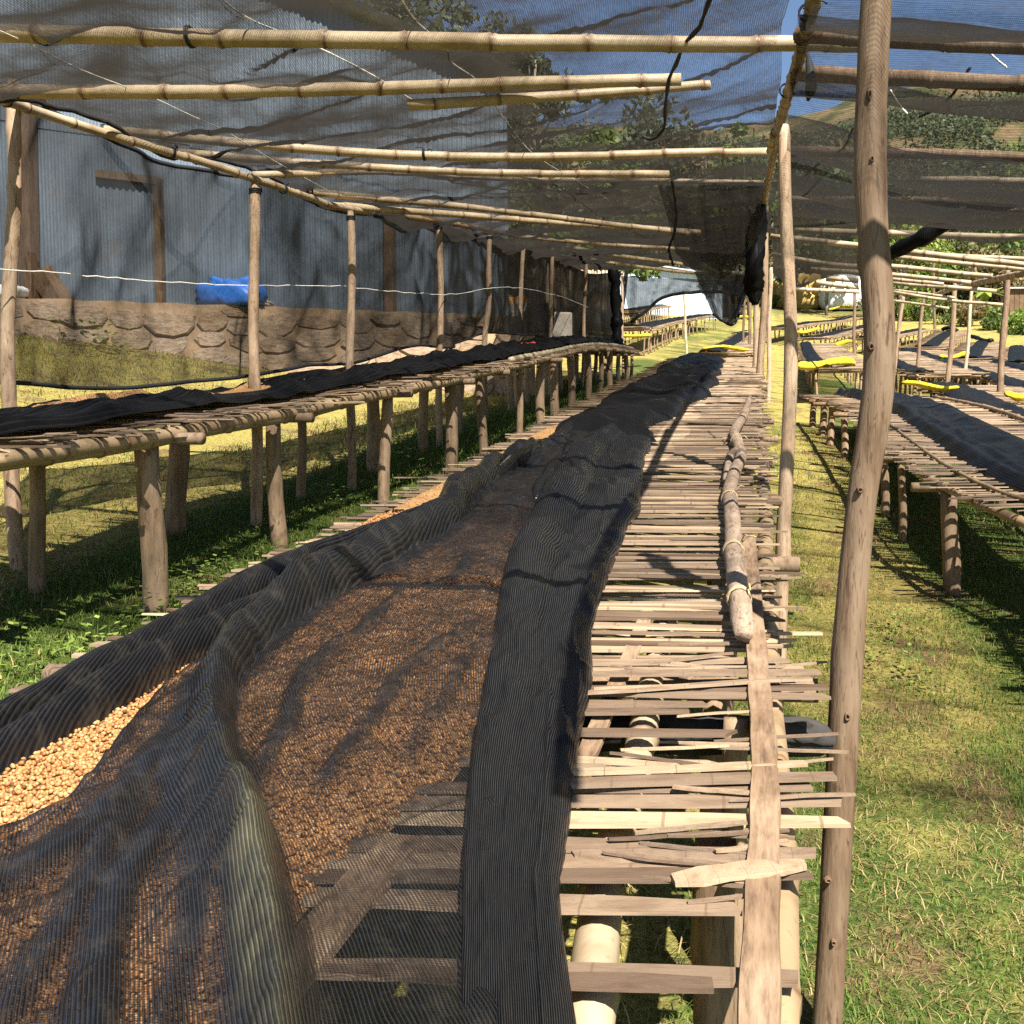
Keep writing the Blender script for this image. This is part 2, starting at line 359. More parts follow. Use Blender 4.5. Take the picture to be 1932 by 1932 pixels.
# ------------------------------------------------------------------ mesh helpers
def link(o, parent=None, base=None):
    COL.objects.link(o)
    if parent is not None:
        o.parent = parent
        o.matrix_parent_inverse = Matrix.Translation(-Vector(parent['_base'])) if '_base' in parent else Matrix()
    return o
BASES = {}
def tag(o, label=None, cat=None, group=None, kind=None):
    if label: o['label'] = label
    if cat: o['category'] = cat
    if group: o['group'] = group
    if kind: o['kind'] = kind
    return o
def thing(name, base, label, cat, group=None):
    o = bpy.data.objects.new(name, None); COL.objects.link(o); o.location = tuple(float(v) for v in base); o.empty_display_size = .1
    BASES[o.name] = Vector(o.location); return tag(o, label, cat, group)
def put(o, parent):
    COL.objects.link(o)
    if parent is not None:
        o.parent = parent
        o.matrix_parent_inverse = Matrix.Translation(-BASES.get(parent.name, Vector((0, 0, 0))))
    return o
def mesh(name, V, Fc, smooth=True, uv=None, attrs=None, colattr=None):
    V = np.asarray(V, np.float32); me = bpy.data.meshes.new(name)
    if isinstance(Fc, np.ndarray):
        k = Fc.shape[1]; me.vertices.add(len(V)); me.vertices.foreach_set('co', V.ravel())
        me.loops.add(Fc.size); me.loops.foreach_set('vertex_index', Fc.ravel().astype(np.int32))
        me.polygons.add(len(Fc)); me.polygons.foreach_set('loop_start', np.arange(0, Fc.size, k, dtype=np.int32))
        me.polygons.foreach_set('loop_total', np.full(len(Fc), k, np.int32))
        me.update(calc_edges=True)
    else:
        me.from_pydata([tuple(map(float, p)) for p in V], [], [tuple(map(int, f)) for f in Fc])
    if smooth: me.polygons.foreach_set('use_smooth', np.ones(len(me.polygons), bool))
    if uv is not None:
        l = me.uv_layers.new(name='UVMap'); idx = np.empty(len(me.loops), np.int32); me.loops.foreach_get('vertex_index', idx)
        l.data.foreach_set('uv', np.asarray(uv, np.float32)[idx].ravel())
    for k, a in (attrs or {}).items():
        at = me.attributes.new(k, 'FLOAT', 'POINT'); at.data.foreach_set('value', np.asarray(a, np.float32).ravel())
    if colattr is not None:
        at = me.attributes.new(colattr[0], 'FLOAT_COLOR', 'POINT')
        c = np.ones((len(V), 4), np.float32); c[:, :3] = colattr[1]; at.data.foreach_set('color', c.ravel())
    return me
def obj(name, V, Fc, m, parent=None, smooth=True, uv=None, attrs=None, colattr=None, base=None):
    V = np.asarray(V, float)
    if parent is None:
        if base is None:
            zmin = V[:, 2].min(); low = V[V[:, 2] <= zmin + .02]; base = (low[:, 0].mean(), low[:, 1].mean(), zmin)
        base = np.asarray(base, float); me = mesh(name, V - base, Fc, smooth, uv, attrs, colattr)
    else: me = mesh(name, V, Fc, smooth, uv, attrs, colattr)
    me.materials.append(m); o = bpy.data.objects.new(name, me)
    if parent is None:
        o.location = tuple(float(v) for v in base); COL.objects.link(o); BASES[o.name] = Vector(o.location)
    else: put(o, parent); BASES[o.name] = Vector((0, 0, 0))
    return o
def frames(path):
    path = np.asarray(path, float); n = len(path)
    T = np.gradient(path, axis=0); T /= np.linalg.norm(T, axis=1)[:, None] + 1e-12
    up = np.array([0, 0, 1.0]) if abs(T[0][2]) < .8 else np.array([1.0, 0, 0])
    U = np.cross(up, T[0]); U /= np.linalg.norm(U); Us = [U]
    for i in range(1, n):
        U = Us[-1] - T[i] * np.dot(Us[-1], T[i]); U /= np.linalg.norm(U) + 1e-12; Us.append(U)
    Us = np.array(Us); return T, Us, np.cross(T, Us)
def tube(path, rad, n=8, cap=True, ov=None, rot=0.0):
    path = np.asarray(path, float); k = len(path); rad = np.broadcast_to(np.asarray(rad, float), (k,))
    T, U, B = frames(path); a = np.arange(n) * 2 * math.pi / n + rot
    r = rad[:, None] * (np.ones((k, n)) if ov is None else ov)
    V = path[:, None] + r[..., None] * (np.cos(a)[None, :, None] * U[:, None] + np.sin(a)[None, :, None] * B[:, None])
    V = V.reshape(-1, 3); Fc = []
    for i in range(k - 1):
        for j in range(n):
            j2 = (j + 1) % n; Fc.append((i * n + j, i * n + j2, (i + 1) * n + j2, (i + 1) * n + j))
    if cap: Fc.append(tuple(range(n - 1, -1, -1))); Fc.append(tuple((k - 1) * n + j for j in range(n)))
    return V, Fc
class MB:
    def __init__(s): s.V = []; s.F = []; s.n = 0; s.A = []
    def add(s, V, Fc, a=0.0):
        V = np.asarray(V, float); s.V.append(V); s.F += [tuple(i + s.n for i in f) for f in Fc]; s.A.append(np.broadcast_to(a, (len(V),))); s.n += len(V)
    def tube(s, *a, **k): s.add(*tube(*a, **k))
    def box(s, lo, hi, M3=None):
        x0, y0, z0 = lo; x1, y1, z1 = hi
        V = np.array([(x0, y0, z0), (x1, y0, z0), (x1, y1, z0), (x0, y1, z0), (x0, y0, z1), (x1, y0, z1), (x1, y1, z1), (x0, y1, z1)], float)
        if M3 is not None: V = V @ M3[0].T + M3[1]
        s.add(V, [(3, 2, 1, 0), (4, 5, 6, 7), (0, 1, 5, 4), (1, 2, 6, 5), (2, 3, 7, 6), (3, 0, 4, 7)])
    def obj(s, name, m, parent=None, smooth=True, attrname=None, **k):
        return obj(name, np.concatenate(s.V), s.F, m, parent, smooth, attrs={attrname: np.concatenate(s.A)} if attrname else None, **k)
def resample(pts, n):
    pts = np.asarray(pts, float); d = np.r_[0, np.cumsum(np.linalg.norm(np.diff(pts, axis=0), axis=1))]
    t = np.linspace(0, d[-1], n); return np.stack([np.interp(t, d, pts[:, i]) for i in range(3)], 1)
def smooth_path(pts, n):
    pts = np.asarray(pts, float)
    if len(pts) < 3: return resample(pts, n)
    P_ = np.vstack([2 * pts[0] - pts[1], pts, 2 * pts[-1] - pts[-2]]); out = []
    per = max(2, n // (len(pts) - 1))
    for i in range(1, len(P_) - 2):
        for u in np.linspace(0, 1, per, endpoint=False):
            a, b_, c_, d = P_[i - 1], P_[i], P_[i + 1], P_[i + 2]
            out.append(.5 * (2 * b_ + (c_ - a) * u + (2 * a - 5 * b_ + 4 * c_ - d) * u * u + (3 * b_ - a - 3 * c_ + d) * u ** 3))
    out.append(pts[-1]); return np.array(out)

# ================================================================== THE SETTING
def grid_ground():
    xs = np.unique(np.r_[np.linspace(-260, -40, 34), np.linspace(-40, -12, 28), np.linspace(-12, 12, 97), np.linspace(12, 50, 36), np.linspace(50, 260, 34)])
    ys = np.unique(np.r_[np.linspace(-30, -2, 10), np.linspace(-2, 24, 105), np.linspace(24, 96, 73), np.linspace(96, 420, 82)])
    X, Y = np.meshgrid(xs, ys); Zg = G(X, Y); nx, ny = len(xs), len(ys)
    V = np.stack([X.ravel(), Y.ravel(), Zg.ravel()], 1)
    i = np.arange(ny - 1)[:, None] * nx + np.arange(nx - 1)[None]
    Fc = np.stack([i, i + 1, i + 1 + nx, i + nx], -1).reshape(-1, 4)
    return V, Fc
def lushness(x, y):
    x = np.asarray(x, float); y = np.asarray(y, float)
    def band(a, b, w): return np.clip((x - a) / w + .5, 0, 1) * np.clip((b - x) / w + .5, 0, 1)
    l = band(-3.6, -1.2, .5) * .45 + band(1.15, 2.9, .5) * .32 + band(-.35, .3, .3) * .12 - .10
    l = np.where(y < 30, l, l * .4)
    l = l - band(-9, -3.7, .8) * .36 * (y < 26) - band(.3, 1.15, .3) * .10 + .24 * np.clip((4.6 - y) / .8, 0, 1) * (x > -.2) + .10 + band(.3, 1.2, .3) * .08
    l = l - .1 * (y > 24) + .3 * np.clip((-x - 7.6) / .6, 0, 1) * (x < -7)
    return l
V, Fc = grid_ground()
wild = np.clip((V[:, 1] - 86) / 14, 0, 1)
ground = obj('ground', V, Fc, M['ground'], attrs={'lush': lushness(V[:, 0], V[:, 1]), 'wild': wild}, base=(0, 0, 0))
tag(ground, 'sloping field of dry mown grass rising to a wooded hill', kind='structure'); ground['category'] = 'ground'

def blades(regions, name, label):
    Vs, Fs, Cs = [], [], []; n0 = 0
    for (x0, x1, y0, y1, dens, hgt, wid) in regions:
        n = int((x1 - x0) * (y1 - y0) * dens)
        x = rng.uniform(x0, x1, n); y = rng.uniform(y0, y1, n)
        lu = lushness(x, y) + .8 * (.5 + .25 * fbm(x * .9, y * .9, 21, 3)) + .55 * (.5 + .25 * fbm(x * 4, y * 4, 22, 3))
        gsh = np.clip((lu - .68) / .24, 0, 1)
        keep = (rng.random(n) < (.5 + .5 * gsh)) & ((fbm(x * 1.4, y * 1.4, 25, 4) < .75) | (gsh > .3)); x, y, gsh = x[keep], y[keep], gsh[keep]; n = len(x)
        z = G(x, y); isg = rng.random(n) < (.30 + .60 * gsh)
        h = hgt * rng.uniform(.4, 1.25, n) ** 1.3 * np.where(isg, 1.0, 1.7); ang = rng.uniform(0, 2 * math.pi, n)
        lean = np.where(isg, rng.uniform(.3, 1.6, n), rng.uniform(1.2, 5.0, n))
        dx, dy = np.cos(ang), np.sin(ang); w = wid * rng.uniform(.6, 1.3, n)
        sx, sy = -dy * w, dx * w
        up = h / np.sqrt(1 + lean ** 2); out = up * lean
        p = np.stack([x, y, z - .004], 1)
        mid = p + np.stack([dx * out * .35, dy * out * .35, up * .65], 1)
        tip = p + np.stack([dx * out, dy * out, up], 1)
        s3 = np.stack([sx, sy, 0 * sx], 1)
        Vb = np.stack([p - s3, p + s3, mid - s3 * .8, mid + s3 * .8, tip], 1).reshape(-1, 3)
        i = n0 + np.arange(n)[:, None] * 5
        Fs.append(np.concatenate([i + np.array([[0, 1, 3]]), i + np.array([[0, 3, 2]]), i + np.array([[2, 3, 4]])], 0))
        g1 = np.array([.055, .10, .015]); g2 = np.array([.17, .235, .04]); s1 = np.array([.22, .15, .055]); s2 = np.array([.46, .35, .15])
        k = rng.random(n)[:, None]; c = np.where(isg[:, None], g1 * (1 - k) + g2 * k, s1 * (1 - k) + s2 * k)
        Cs.append(np.repeat(c, 5, 0)); Vs.append(Vb); n0 += n * 5
    o = obj(name, np.concatenate(Vs), np.concatenate(Fs), M['blade'], colattr=('bcol', np.concatenate(Cs)), base=(0, 0, 0))
    return tag(o, label, 'grass', kind='stuff')
blades([(-.1, 3.0, 1.9, 4.6, 9500, .034, .0018), (.0, 3.4, 4.6, 8.0, 5200, .038, .0022), (.2, 3.2, 8, 16, 1600, .05, .003)],
       'grass', 'short mown grass and straw on the path beside the middle bed')
blades([(-1.7, -.1, 1.0, 4.5, 3000, .06, .002)], 'grass', 'green grass growing under the middle drying bed')
blades([(-5.2, -1.45, 2.3, 8, 4600, .048, .0024), (-4.6, -1.4, 8, 20, 1500, .10, .004), (-10.5, -5.2, 5.5, 14, 1500, .06, .0035)],
       'grass', 'yellowing grass around and under the long bed before the building')

# ================================================================== DRYING BEDS
# unit slat meshes shared by the pieces
def slat_unit(seed):
    r = np.random.default_rng(seed); xs = np.array([-.5, -.3, -.1, .1, .3, .5]); V = []; Fc = []
    off = np.r_[0, np.cumsum(r.normal(0, .25, 5))]; off -= off.mean()
    zz = np.r_[0, np.cumsum(r.normal(0, .5, 5))]; zz -= np.linspace(zz[0], zz[-1], 6)
    for i, x in enumerate(xs):
        w = 1.0 * r.uniform(.85, 1.1)
        if i in (0, 5): w *= r.uniform(.45, 1.0)
        sk = r.uniform(-.012, .012) if i in (0, 5) else 0
        for (yy, z) in ((-.5, -.3), (-.45, .6), (.45, .6), (.5, -.3)):
            V.append((x + sk * yy * 2, yy * w + off[i] * .35, z + zz[i] * .4))
    for i in range(5):
        for j in range(4):
            a = i * 4 + j; b_ = i * 4 + (j + 1) % 4; Fc.append((a, b_, b_ + 4, a + 4))
    Fc += [(3, 2, 1, 0), (20, 21, 22, 23)]
    me = mesh('slat', V, Fc, False, attrs={'tone': np.full(24, r.random())}); me.materials.append(M['slat']); return me
SLATS = [slat_unit(i) for i in range(14)]
def slat(parent, c, d, length, width, thick=.007, tilt=0.0, roll=0.0):
    o = bpy.data.objects.new('slat', random.choice(SLATS)); put(o, parent)
    x = Vector((d[0], d[1], tilt)).normalized(); z = Vector((0, 0, 1)); y = z.cross(x).normalized(); z = x.cross(y)
    m = Matrix((x, y, z)).transposed()
    if roll: m = m @ Matrix.Rotation(roll, 3, 'X')
    o.location = tuple(float(q) for q in c); o.rotation_euler = m.to_euler()
    fl = random.choice((-1, 1)); o.scale = (length * fl, width * fl, thick)
    return o
def slat_mass(parent, items, name='slats'):
    # items: c(3), d(2), length, width, thick, tilt
    n = len(items)
    if not n: return
    c = np.array([i[0] for i in items], float); d = np.array([i[1] for i in items], float); d /= np.linalg.norm(d, axis=1)[:, None]
    ln = np.array([i[2] for i in items]); w = np.array([i[3] for i in items]); th = np.array([i[4] for i in items]); ti = np.array([i[5] for i in items])
    x = np.stack([d[:, 0], d[:, 1], ti], 1); y = np.stack([-d[:, 1], d[:, 0], 0 * ti], 1); z = np.array([[0, 0, 1.0]])
    V = []
    for sx in (-.5, 0, .5):
        k = rng.normal(0, .35, n) * w if sx == 0 else 0 * w
        kz = rng.normal(0, .5, n) * th if sx == 0 else 0 * w
        taper = rng.uniform(.4, 1, n) if sx else np.ones(n)
        for (a, b_) in ((-.5, -.3), (-.44, .6), (.44, .6), (.5, -.3)):
            V.append(c + x * (ln * sx)[:, None] + y * (a * w * taper + k)[:, None] + z * (b_ * th + kz)[:, None])
    V = np.stack(V, 1).reshape(-1, 3); F0 = []
    for i in range(2):
        for j in range(4): F0.append((i * 4 + j, i * 4 + (j + 1) % 4, i * 4 + 4 + (j + 1) % 4, i * 4 + 4 + j))
    F0 += [(3, 2, 1, 0), (8, 9, 10, 11)]
    Fc = (np.arange(n)[:, None, None] * 12 + np.array(F0)[None]).reshape(-1, 4)
    o = obj(name, V, Fc, M['slat'], parent, False, attrs={'tone': np.repeat(rng.random(n), 12)}); o['kind'] = 'stuff'; return o

def wood_leg(name, parent, p0, p1, r, m, n=9, segs=7, seed=None, wob=.012):
    r_ = np.random.default_rng(seed if seed is not None else random.randrange(10 ** 6))
    path = np.linspace(p0, p1, segs); ln = np.linalg.norm(np.asarray(p1) - p0)
    ph = r_.uniform(0, 6, 2)
    s = np.linspace(0, 1, segs)
    path[:, 0] += wob * np.sin(s * 4 + ph[0]) - wob * np.sin(ph[0]); path[:, 1] += wob * np.sin(s * 3.3 + ph[1]) - wob * np.sin(ph[1])
    ov = 1 + r_.normal(0, .035, (1, n)) + r_.normal(0, .02, (segs, n))
    rad = r * (1.06 - .12 * s) * (1 + r_.normal(0, .025, segs))
    V, Fc = tube(path, rad, n, True, ov); return obj(name, V, Fc, m, parent)
def bamboo_geo(path, r, node=.34, n=10, seed=0, taper=.1, wob=.006):
    r_ = np.random.default_rng(seed); path = np.asarray(path, float)
    dd = np.r_[0, np.cumsum(np.linalg.norm(np.diff(path, axis=0), axis=1))]; Ln = dd[-1]
    st = [(0, 1.0, 0)]; s = r_.uniform(.3, 1) * node
    while s < Ln - .03:
        st += [(s - r * .95, .99, 0), (s - r * .42, 1.07, .3), (s - r * .12, 1.17, .9), (s + r * .06, .99, 1.0), (s + r * .3, 1.08, .35), (s + r * .8, 1.01, 0)]
        s += node * r_.uniform(.8, 1.2)
    st.append((Ln, 1.0, 0)); st = [q for q in st if 0 <= q[0] <= Ln]; st.sort()
    ss = np.array([q[0] for q in st])
    P_ = np.stack([np.interp(ss, dd, path[:, i]) for i in range(3)], 1)
    j = np.cumsum(r_.normal(0, wob * .35, (len(ss), 3)), 0); j -= np.linspace(j[0], j[-1], len(j)); j = np.clip(j, -.02, .02); P_ = P_ + j * .5
    rad = r * np.array([q[1] for q in st]) * (1 - taper * ss / Ln)
    V, Fc = tube(P_, rad, n); return V, Fc, np.repeat([q[2] for q in st], n)
def bamboo(name, path, r, m='bamboo', parent=None, seed=None, node=.34, n=10, **k):
    V, Fc, a = bamboo_geo(path, r, node, n, seed if seed is not None else random.randrange(10 ** 6), **k)
    return obj(name, V, Fc, M[m], parent, True, attrs={'nod': a})

class Bed:
    def __init__(s, center, width, h, label, group='raised drying beds', name='drying_bed'):
        c = np.asarray(center, float); n = max(8, int(np.linalg.norm(np.diff(c, axis=0), axis=1).sum() * 4))
        c3 = np.c_[c, np.zeros(len(c))]; s.c = smooth_path(c3, n)[:, :2]
        s.s = np.r_[0, np.cumsum(np.linalg.norm(np.diff(s.c, axis=0), axis=1))]; s.L = s.s[-1]
        t_ = np.gradient(s.c, axis=0); s.t = t_ / np.linalg.norm(t_, axis=1)[:, None]
        s.w = width; s.h = h
        zz = G(s.c[:, 0], s.c[:, 1]) + h; k = 9
        zp = np.r_[np.full(k, zz[0]), zz, np.full(k, zz[-1])]; s.z = np.convolve(zp, np.ones(2 * k + 1) / (2 * k + 1), 'valid') if len(zz) > 30 else zz
        b0 = s.c[len(s.c) // 2]
        s.root = thing(name, (b0[0], b0[1], Gf(*b0)), label, 'drying bed', group)
    def fr(s, u):
        x = np.interp(u, s.s, s.c[:, 0]); y = np.interp(u, s.s, s.c[:, 1]); z = np.interp(u, s.s, s.z)
        tx = np.interp(u, s.s, s.t[:, 0]); ty = np.interp(u, s.s, s.t[:, 1]); return x, y, z, tx, ty
    def pt(s, u, v, dz=0):   # v metres right of the centre line
        x, y, z, tx, ty = s.fr(u); return np.array([x + ty * v, y - tx * v, z + dz])
    def build(s, leg_step=1.1, leg_r=.04, n_slats=120, step=.04, sw=(.018, .035), u_obj=(0, 99), detail=1, rail_r=.03, u_skip=0.0, edge=True, lm='leg', jit=.1):
        root = s.root; hw = s.w / 2
        nleg = max(2, int(s.L / leg_step) + 1)
        us = np.linspace(.25, s.L - .25, nleg)
        for i, u in enumerate(us):
            for side in (-1, 1):
                uu = u + random.uniform(-.12, .12) * (detail > 0); v_ = side * (hw - .16 + random.uniform(-.05, .04))
                top = s.pt(uu, v_, -.075); g = np.array([top[0] + random.uniform(-.02, .02), top[1] + random.uniform(-.02, .02), 0]); g[2] = Gf(g[0], g[1]) - .06
                wood_leg('leg', root, g, top, leg_r * random.uniform(.6, 1.15), M[lm], 10 if detail > 1 else (7 if detail else 5), 8 if detail > 1 else (5 if detail else 2), wob=.012 if detail else 0)
            a = s.pt(u, -hw - .02 - random.random() * .1, -.062); b_ = s.pt(u, hw + .02 + random.random() * .1, -.062)
            if detail: wood_leg('cross_beam', root, a, b_, .026 if detail < 2 else .03, M[lm], 8, 6)
        if detail:
            for v_ in ((-hw + .1, -hw * .3, hw - .03) if detail > 1 else (-hw + .08, hw - .08)):
                k = max(4, int(s.L * 1.5)); uu = np.linspace(0, s.L, k)
                pth = np.array([s.pt(q, v_ + random.uniform(-.015, .015), -.036 + random.uniform(-.006, .004)) for q in uu])
                V, Fc, a = bamboo_geo(pth, rail_r, .36, 9 if detail > 1 else 6, random.randrange(9 ** 6), .0, .004)
                obj('rail', V, Fc, M['bamboo_dull'], root, True, attrs={'nod': a})
        items = []; u = u_skip; cnt = 0
        while u < s.L:
            x, y, z, tx, ty = s.fr(u); w = random.uniform(*sw); sk = random.gauss(0, .065) + (random.random() < .06) * random.gauss(0, .2)
            d = (ty + tx * sk, -tx + ty * sk); dn = math.hypot(*d); d = (d[0] / dn, d[1] / dn)
            ln = s.w * random.uniform(.9, 1.04) + (random.random() < .12) * random.uniform(0, jit * 2)
            off = random.gauss(0, jit * .5); dz = random.choice((0, 0, .007, .013)) - .004
            tl = random.gauss(0, .004)
            c = np.array([x + d[0] * off, y + d[1] * off, z + dz])
            if cnt < n_slats and u_obj[0] <= u <= u_obj[1]:
                slat(root, c, d, ln, w, random.uniform(.006, .01), tl, random.gauss(0, .12)); cnt += 1
            else: items.append((c, d, ln, w, random.uniform(.006, .01), tl))
            u += step * random.uniform(.55, 1.45)
        slat_mass(root, items)
        return s
    def surf(s, us, vs, hfun, lay=None, uvrot=0.0):
        U, Vv = np.meshgrid(us, vs, indexing='ij'); x, y, z, tx, ty = s.fr(U.ravel())
        v = Vv.ravel(); u = U.ravel(); h = hfun(u, v)
        P_ = np.stack([x + ty * v, y - tx * v, z + h], 1); nu, nv = len(us), len(vs)
        i = np.arange(nu - 1)[:, None] * nv + np.arange(nv - 1)[None]
        Fc = np.stack([i, i + nv, i + nv + 1, i + 1], -1).reshape(-1, 4)
        uv = np.stack([v * math.cos(uvrot) + u * math.sin(uvrot), u * math.cos(uvrot) - v * math.sin(uvrot)], 1)
        return P_, Fc, uv

# ---- middle bed
CB = lambda x, y: .83 + .129 * y + .006
mid = Bed([(-.83, .95), (-.84, 4), (-.86, 10), (-.88, 20.6)], 1.78, .73, 'long middle drying bed of split bamboo slats half covered by black net', 'raised drying beds near the viewer')
mid.z = .83 + .129 * mid.c[:, 1]
u_of = lambda y: y - .95
def near_slat(px0, y0, px1, y1, wid, dz=.0, th=.008):
    a = hit(px0, y0, CB); b_ = hit(px1, y1, CB); d = b_ - a; ln = np.linalg.norm(d); c = (a + b_) / 2; c[2] += dz
    slat(mid.root, c, d[:2] / np.linalg.norm(d[:2]), ln, wid * (1.6 if wid > .015 else 1.2), th, d[2] / np.linalg.norm(d[:2]), random.gauss(0, .06))
NS = [(300, 1830, 1505, 1842, .030, 0), (600, 1836, 1345, 1868, .022, .004), (330, 1690, 1392, 1706, .036, .0), (1270, 1682, 1520, 1652, .034, .016), (120, 1660, 1525, 1658, .034, .006),
      (150, 1630, 1500, 1632, .036, 0), (200, 1600, 1230, 1598, .03, .004), (1080, 1620, 1540, 1616, .030, .004), (250, 1540, 1590, 1544, .036, 0), (260, 1520, 1588, 1518, .03, .004),
      (700, 1502, 1575, 1478, .026, .012), (800, 1485, 1530, 1486, .026, 0), (900, 1478, 1520, 1456, .02, .014), (300, 1436, 1345, 1440, .022, 0), (900, 1428, 1340, 1450, .02, .006),
      (350, 1380, 1380, 1384, .026, 0), (700, 1352, 1300, 1346, .026, .004), (400, 1322, 1330, 1330, .03, 0), (1110, 1318, 1530, 1292, .028, .013), (380, 1312, 1560, 1300, .03, .003), (500, 1294, 1560, 1324, .026, .008),
      (1100, 1282, 1545, 1276, .026, .010), (450, 1270, 1510, 1262, .026, .002), (430, 1252, 1480, 1246, .024, 0)]
for a in NS: near_slat(*a)
for q in range(26):   # thin split splinters lying askew among the slats
    y_ = random.uniform(1170, 1720); x_ = random.uniform(1120, 1380); near_slat(x_, y_, x_ + random.uniform(120, 260), y_ + random.uniform(-26, 26), random.uniform(.006, .013), random.uniform(.006, .018), .005)
# left ends of the slats beyond the net (px on the bed)
for (x, y) in ((-60, 1392), (-20, 1345), (20, 1330), (50, 1300), (165, 1240), (210, 1215), (260, 1196), (330, 1165), (365, 1140), (385, 1128), (460, 1100), (480, 1080), (570, 1045)):
    near_slat(x - random.randint(10, 60), y, x + random.randint(330, 420), y + random.randint(-2, 6), random.uniform(.024, .036), random.choice((0, .006)))
mid.build(leg_step=1.25, leg_r=.052, n_slats=258, step=.0255, sw=(.016, .046), u_obj=(1.55, 9.2), detail=2, rail_r=.032, u_skip=1.55, lm='leg', jit=.07)
# near rails already run the whole length; the broad split plank lying on top at the right
def ribbon_plank(name, pts, w, th, m, parent, n=14, dz=0.0):
    p = smooth_path(pts, n); p[:, 2] += dz; T = np.gradient(p, axis=0); T /= np.linalg.norm(T, axis=1)[:, None]
    sd = np.cross(T, [0, 0, 1]); sd /= np.linalg.norm(sd, axis=1)[:, None]; nz = np.cross(sd, T)
    wv = w * (1 + .05 * np.sin(np.arange(len(p)) * 1.3)); V = []; Fc = []
    prof = [(-.5, -.2), (-.46, .9), (-.2, .75), (.2, .72), (.46, .9), (.5, -.2)]
    for i in range(len(p)):
        for (a, b_) in prof: V.append(p[i] + sd[i] * a * wv[i] + nz[i] * b_ * th)
    k = len(prof)
    for i in range(len(p) - 1):
        for j in range(k): Fc.append((i * k + j, i * k + (j + 1) % k, (i + 1) * k + (j + 1) % k, (i + 1) * k + j))
    Fc += [tuple(range(k - 1, -1, -1)), tuple((len(p) - 1) * k + j for j in range(k))]
    return obj(name, V, Fc, m, parent, False, attrs={'tone': np.full(len(V), .45)})
pl = [hit(x, y, CB) for x, y in ((1428, 2140), (1432, 1932), (1438, 1700), (1443, 1550), (1441, 1420), (1434, 1330), (1428, 1240), (1420, 1120), (1412, 1020))]
ribbon_plank('edge_plank', pl, .052, .010, M['plank'], mid.root, 40, .012)
pl = [hit(x, y, CB) for x, y in ((1105, 1420), (1160, 1290), (1195, 1215), (1225, 1140))]
ribbon_plank('edge_plank', pl, .042, .008, M['plank'], mid.root, 16, -.012)
pl = [hit(x, y, CB) for x, y in ((440, 2060), (500, 1905), (640, 1730), (720, 1640), (770, 1590))]
ribbon_plank('edge_plank', pl, .075, .012, M['plank'], mid.root, 16, .004)
# bamboo rail under the slats on the right and its pale companion
pth = [hit(x, y, lambda x_, y_: CB(x_, y_) - .05) for x, y in ((1085, 2080), (1110, 1932), (1125, 1750), (1165, 1560), (1205, 1400), (1235, 1260), (1265, 1150))]
bamboo('rail', smooth_path(pth, 24), .034, 'bamboo', mid.root, 5, .22, 14)
# charred crossbeam
a = hit(1080, 1375, lambda x, y: CB(x, y) - .11); b_ = hit(1574, 1384, lambda x, y: CB(x, y) - .11)
k = 26; path = np.linspace(a, b_, k); rad = np.full(k, .038); rad[-5:] = [.038, .040, .036, .030, .016]
rr = np.random.default_rng(3); ov = 1 + rr.normal(0, .12, (1, 14)) + rr.normal(0, .06, (k, 14)) + .1 * np.sin(np.arange(14) * 3)[None]
path[-4:, 2] -= [0, .004, .012, .02]
V, Fc = tube(path, rad, 14, True, ov); obj('charred_beam', V, Fc, M['dark_wood'], mid.root)
# thick near legs at the right edge
for (px, py, r) in ((1372, 1590, .040), (1408, 1350, .030)):
    tp = hit(px, py, lambda x, y: CB(x, y) - .05); g = tp.copy(); g[2] = Gf(g[0], g[1]) - .05; g[0] -= .01
    wood_leg('leg', mid.root, g, tp, r, M['leg'], 14, 14)
# forked limb tied along the right edge
fl = [hit(x, y, lambda x_, y_: CB(x_, y_) + .05) for x, y in ((1404, 1196), (1392, 1110), (1384, 1040), (1382, 975), (1376, 930), (1386, 890), (1398, 862), (1392, 838), (1385, 815), (1400, 790), (1408, 770), (1414, 750))]
fp = smooth_path(fl, 48); k = len(fp); sr = np.linspace(0, 1, k)
rad = np.interp(sr, [0, .02, .2, .45, .6, .8, 1], [.022, .029, .031, .031, .032, .034, .026]); ov = 1 + rr.normal(0, .07, (1, 14)) + rr.normal(0, .045, (k, 14))
limb = thing('forked_limb', fp[0], 'forked grey brown tree limb tied along the edge of the middle bed', 'tree limb')
V, Fc = tube(fp, rad, 14, True, ov); obj('limb', V, Fc, M['forked'], limb)
f2 = [hit(x, y, lambda x_, y_: CB(x_, y_) + .05) for x, y in ((1399, 850), (1380, 858), (1373, 880), (1368, 905))]
fp2 = smooth_path(f2, 12); V, Fc = tube(fp2, np.linspace(.033, .012, len(fp2)), 10, True); obj('side_branch', V, Fc, M['forked'], limb)
def tie_ring(parent, c, axis, r, m, name='tie', turns=2, th=.004, tail=True):
    axis = Vector(axis).normalized(); u = axis.orthogonal().normalized(); w = axis.cross(u); pts = []
    for q in range(turns * 12 + 1):
        a_ = q / 12 * 2 * math.pi; rr_ = r * random.uniform(1.0, 1.08)
        pts.append(np.array(c) + np.array(u) * math.cos(a_) * rr_ + np.array(w) * math.sin(a_) * rr_ + np.array(axis) * (q / 12 - turns / 2) * th * 2.2)
    mb = MB(); mb.tube(np.array(pts), th, 5)
    if tail:
        for s_ in range(2):
            p = pts[-1] + np.random.default_rng(s_).normal(0, .01, 3); d = np.array([random.uniform(-1, 1), random.uniform(-1, .3), random.uniform(-.6, .4)]) * r * 1.7
            mb.tube(smooth_path([p, p + d * .5 + np.array([0, 0, .012]), p + d], 8), th * .8, 5)
    return mb.obj(name, m, parent)
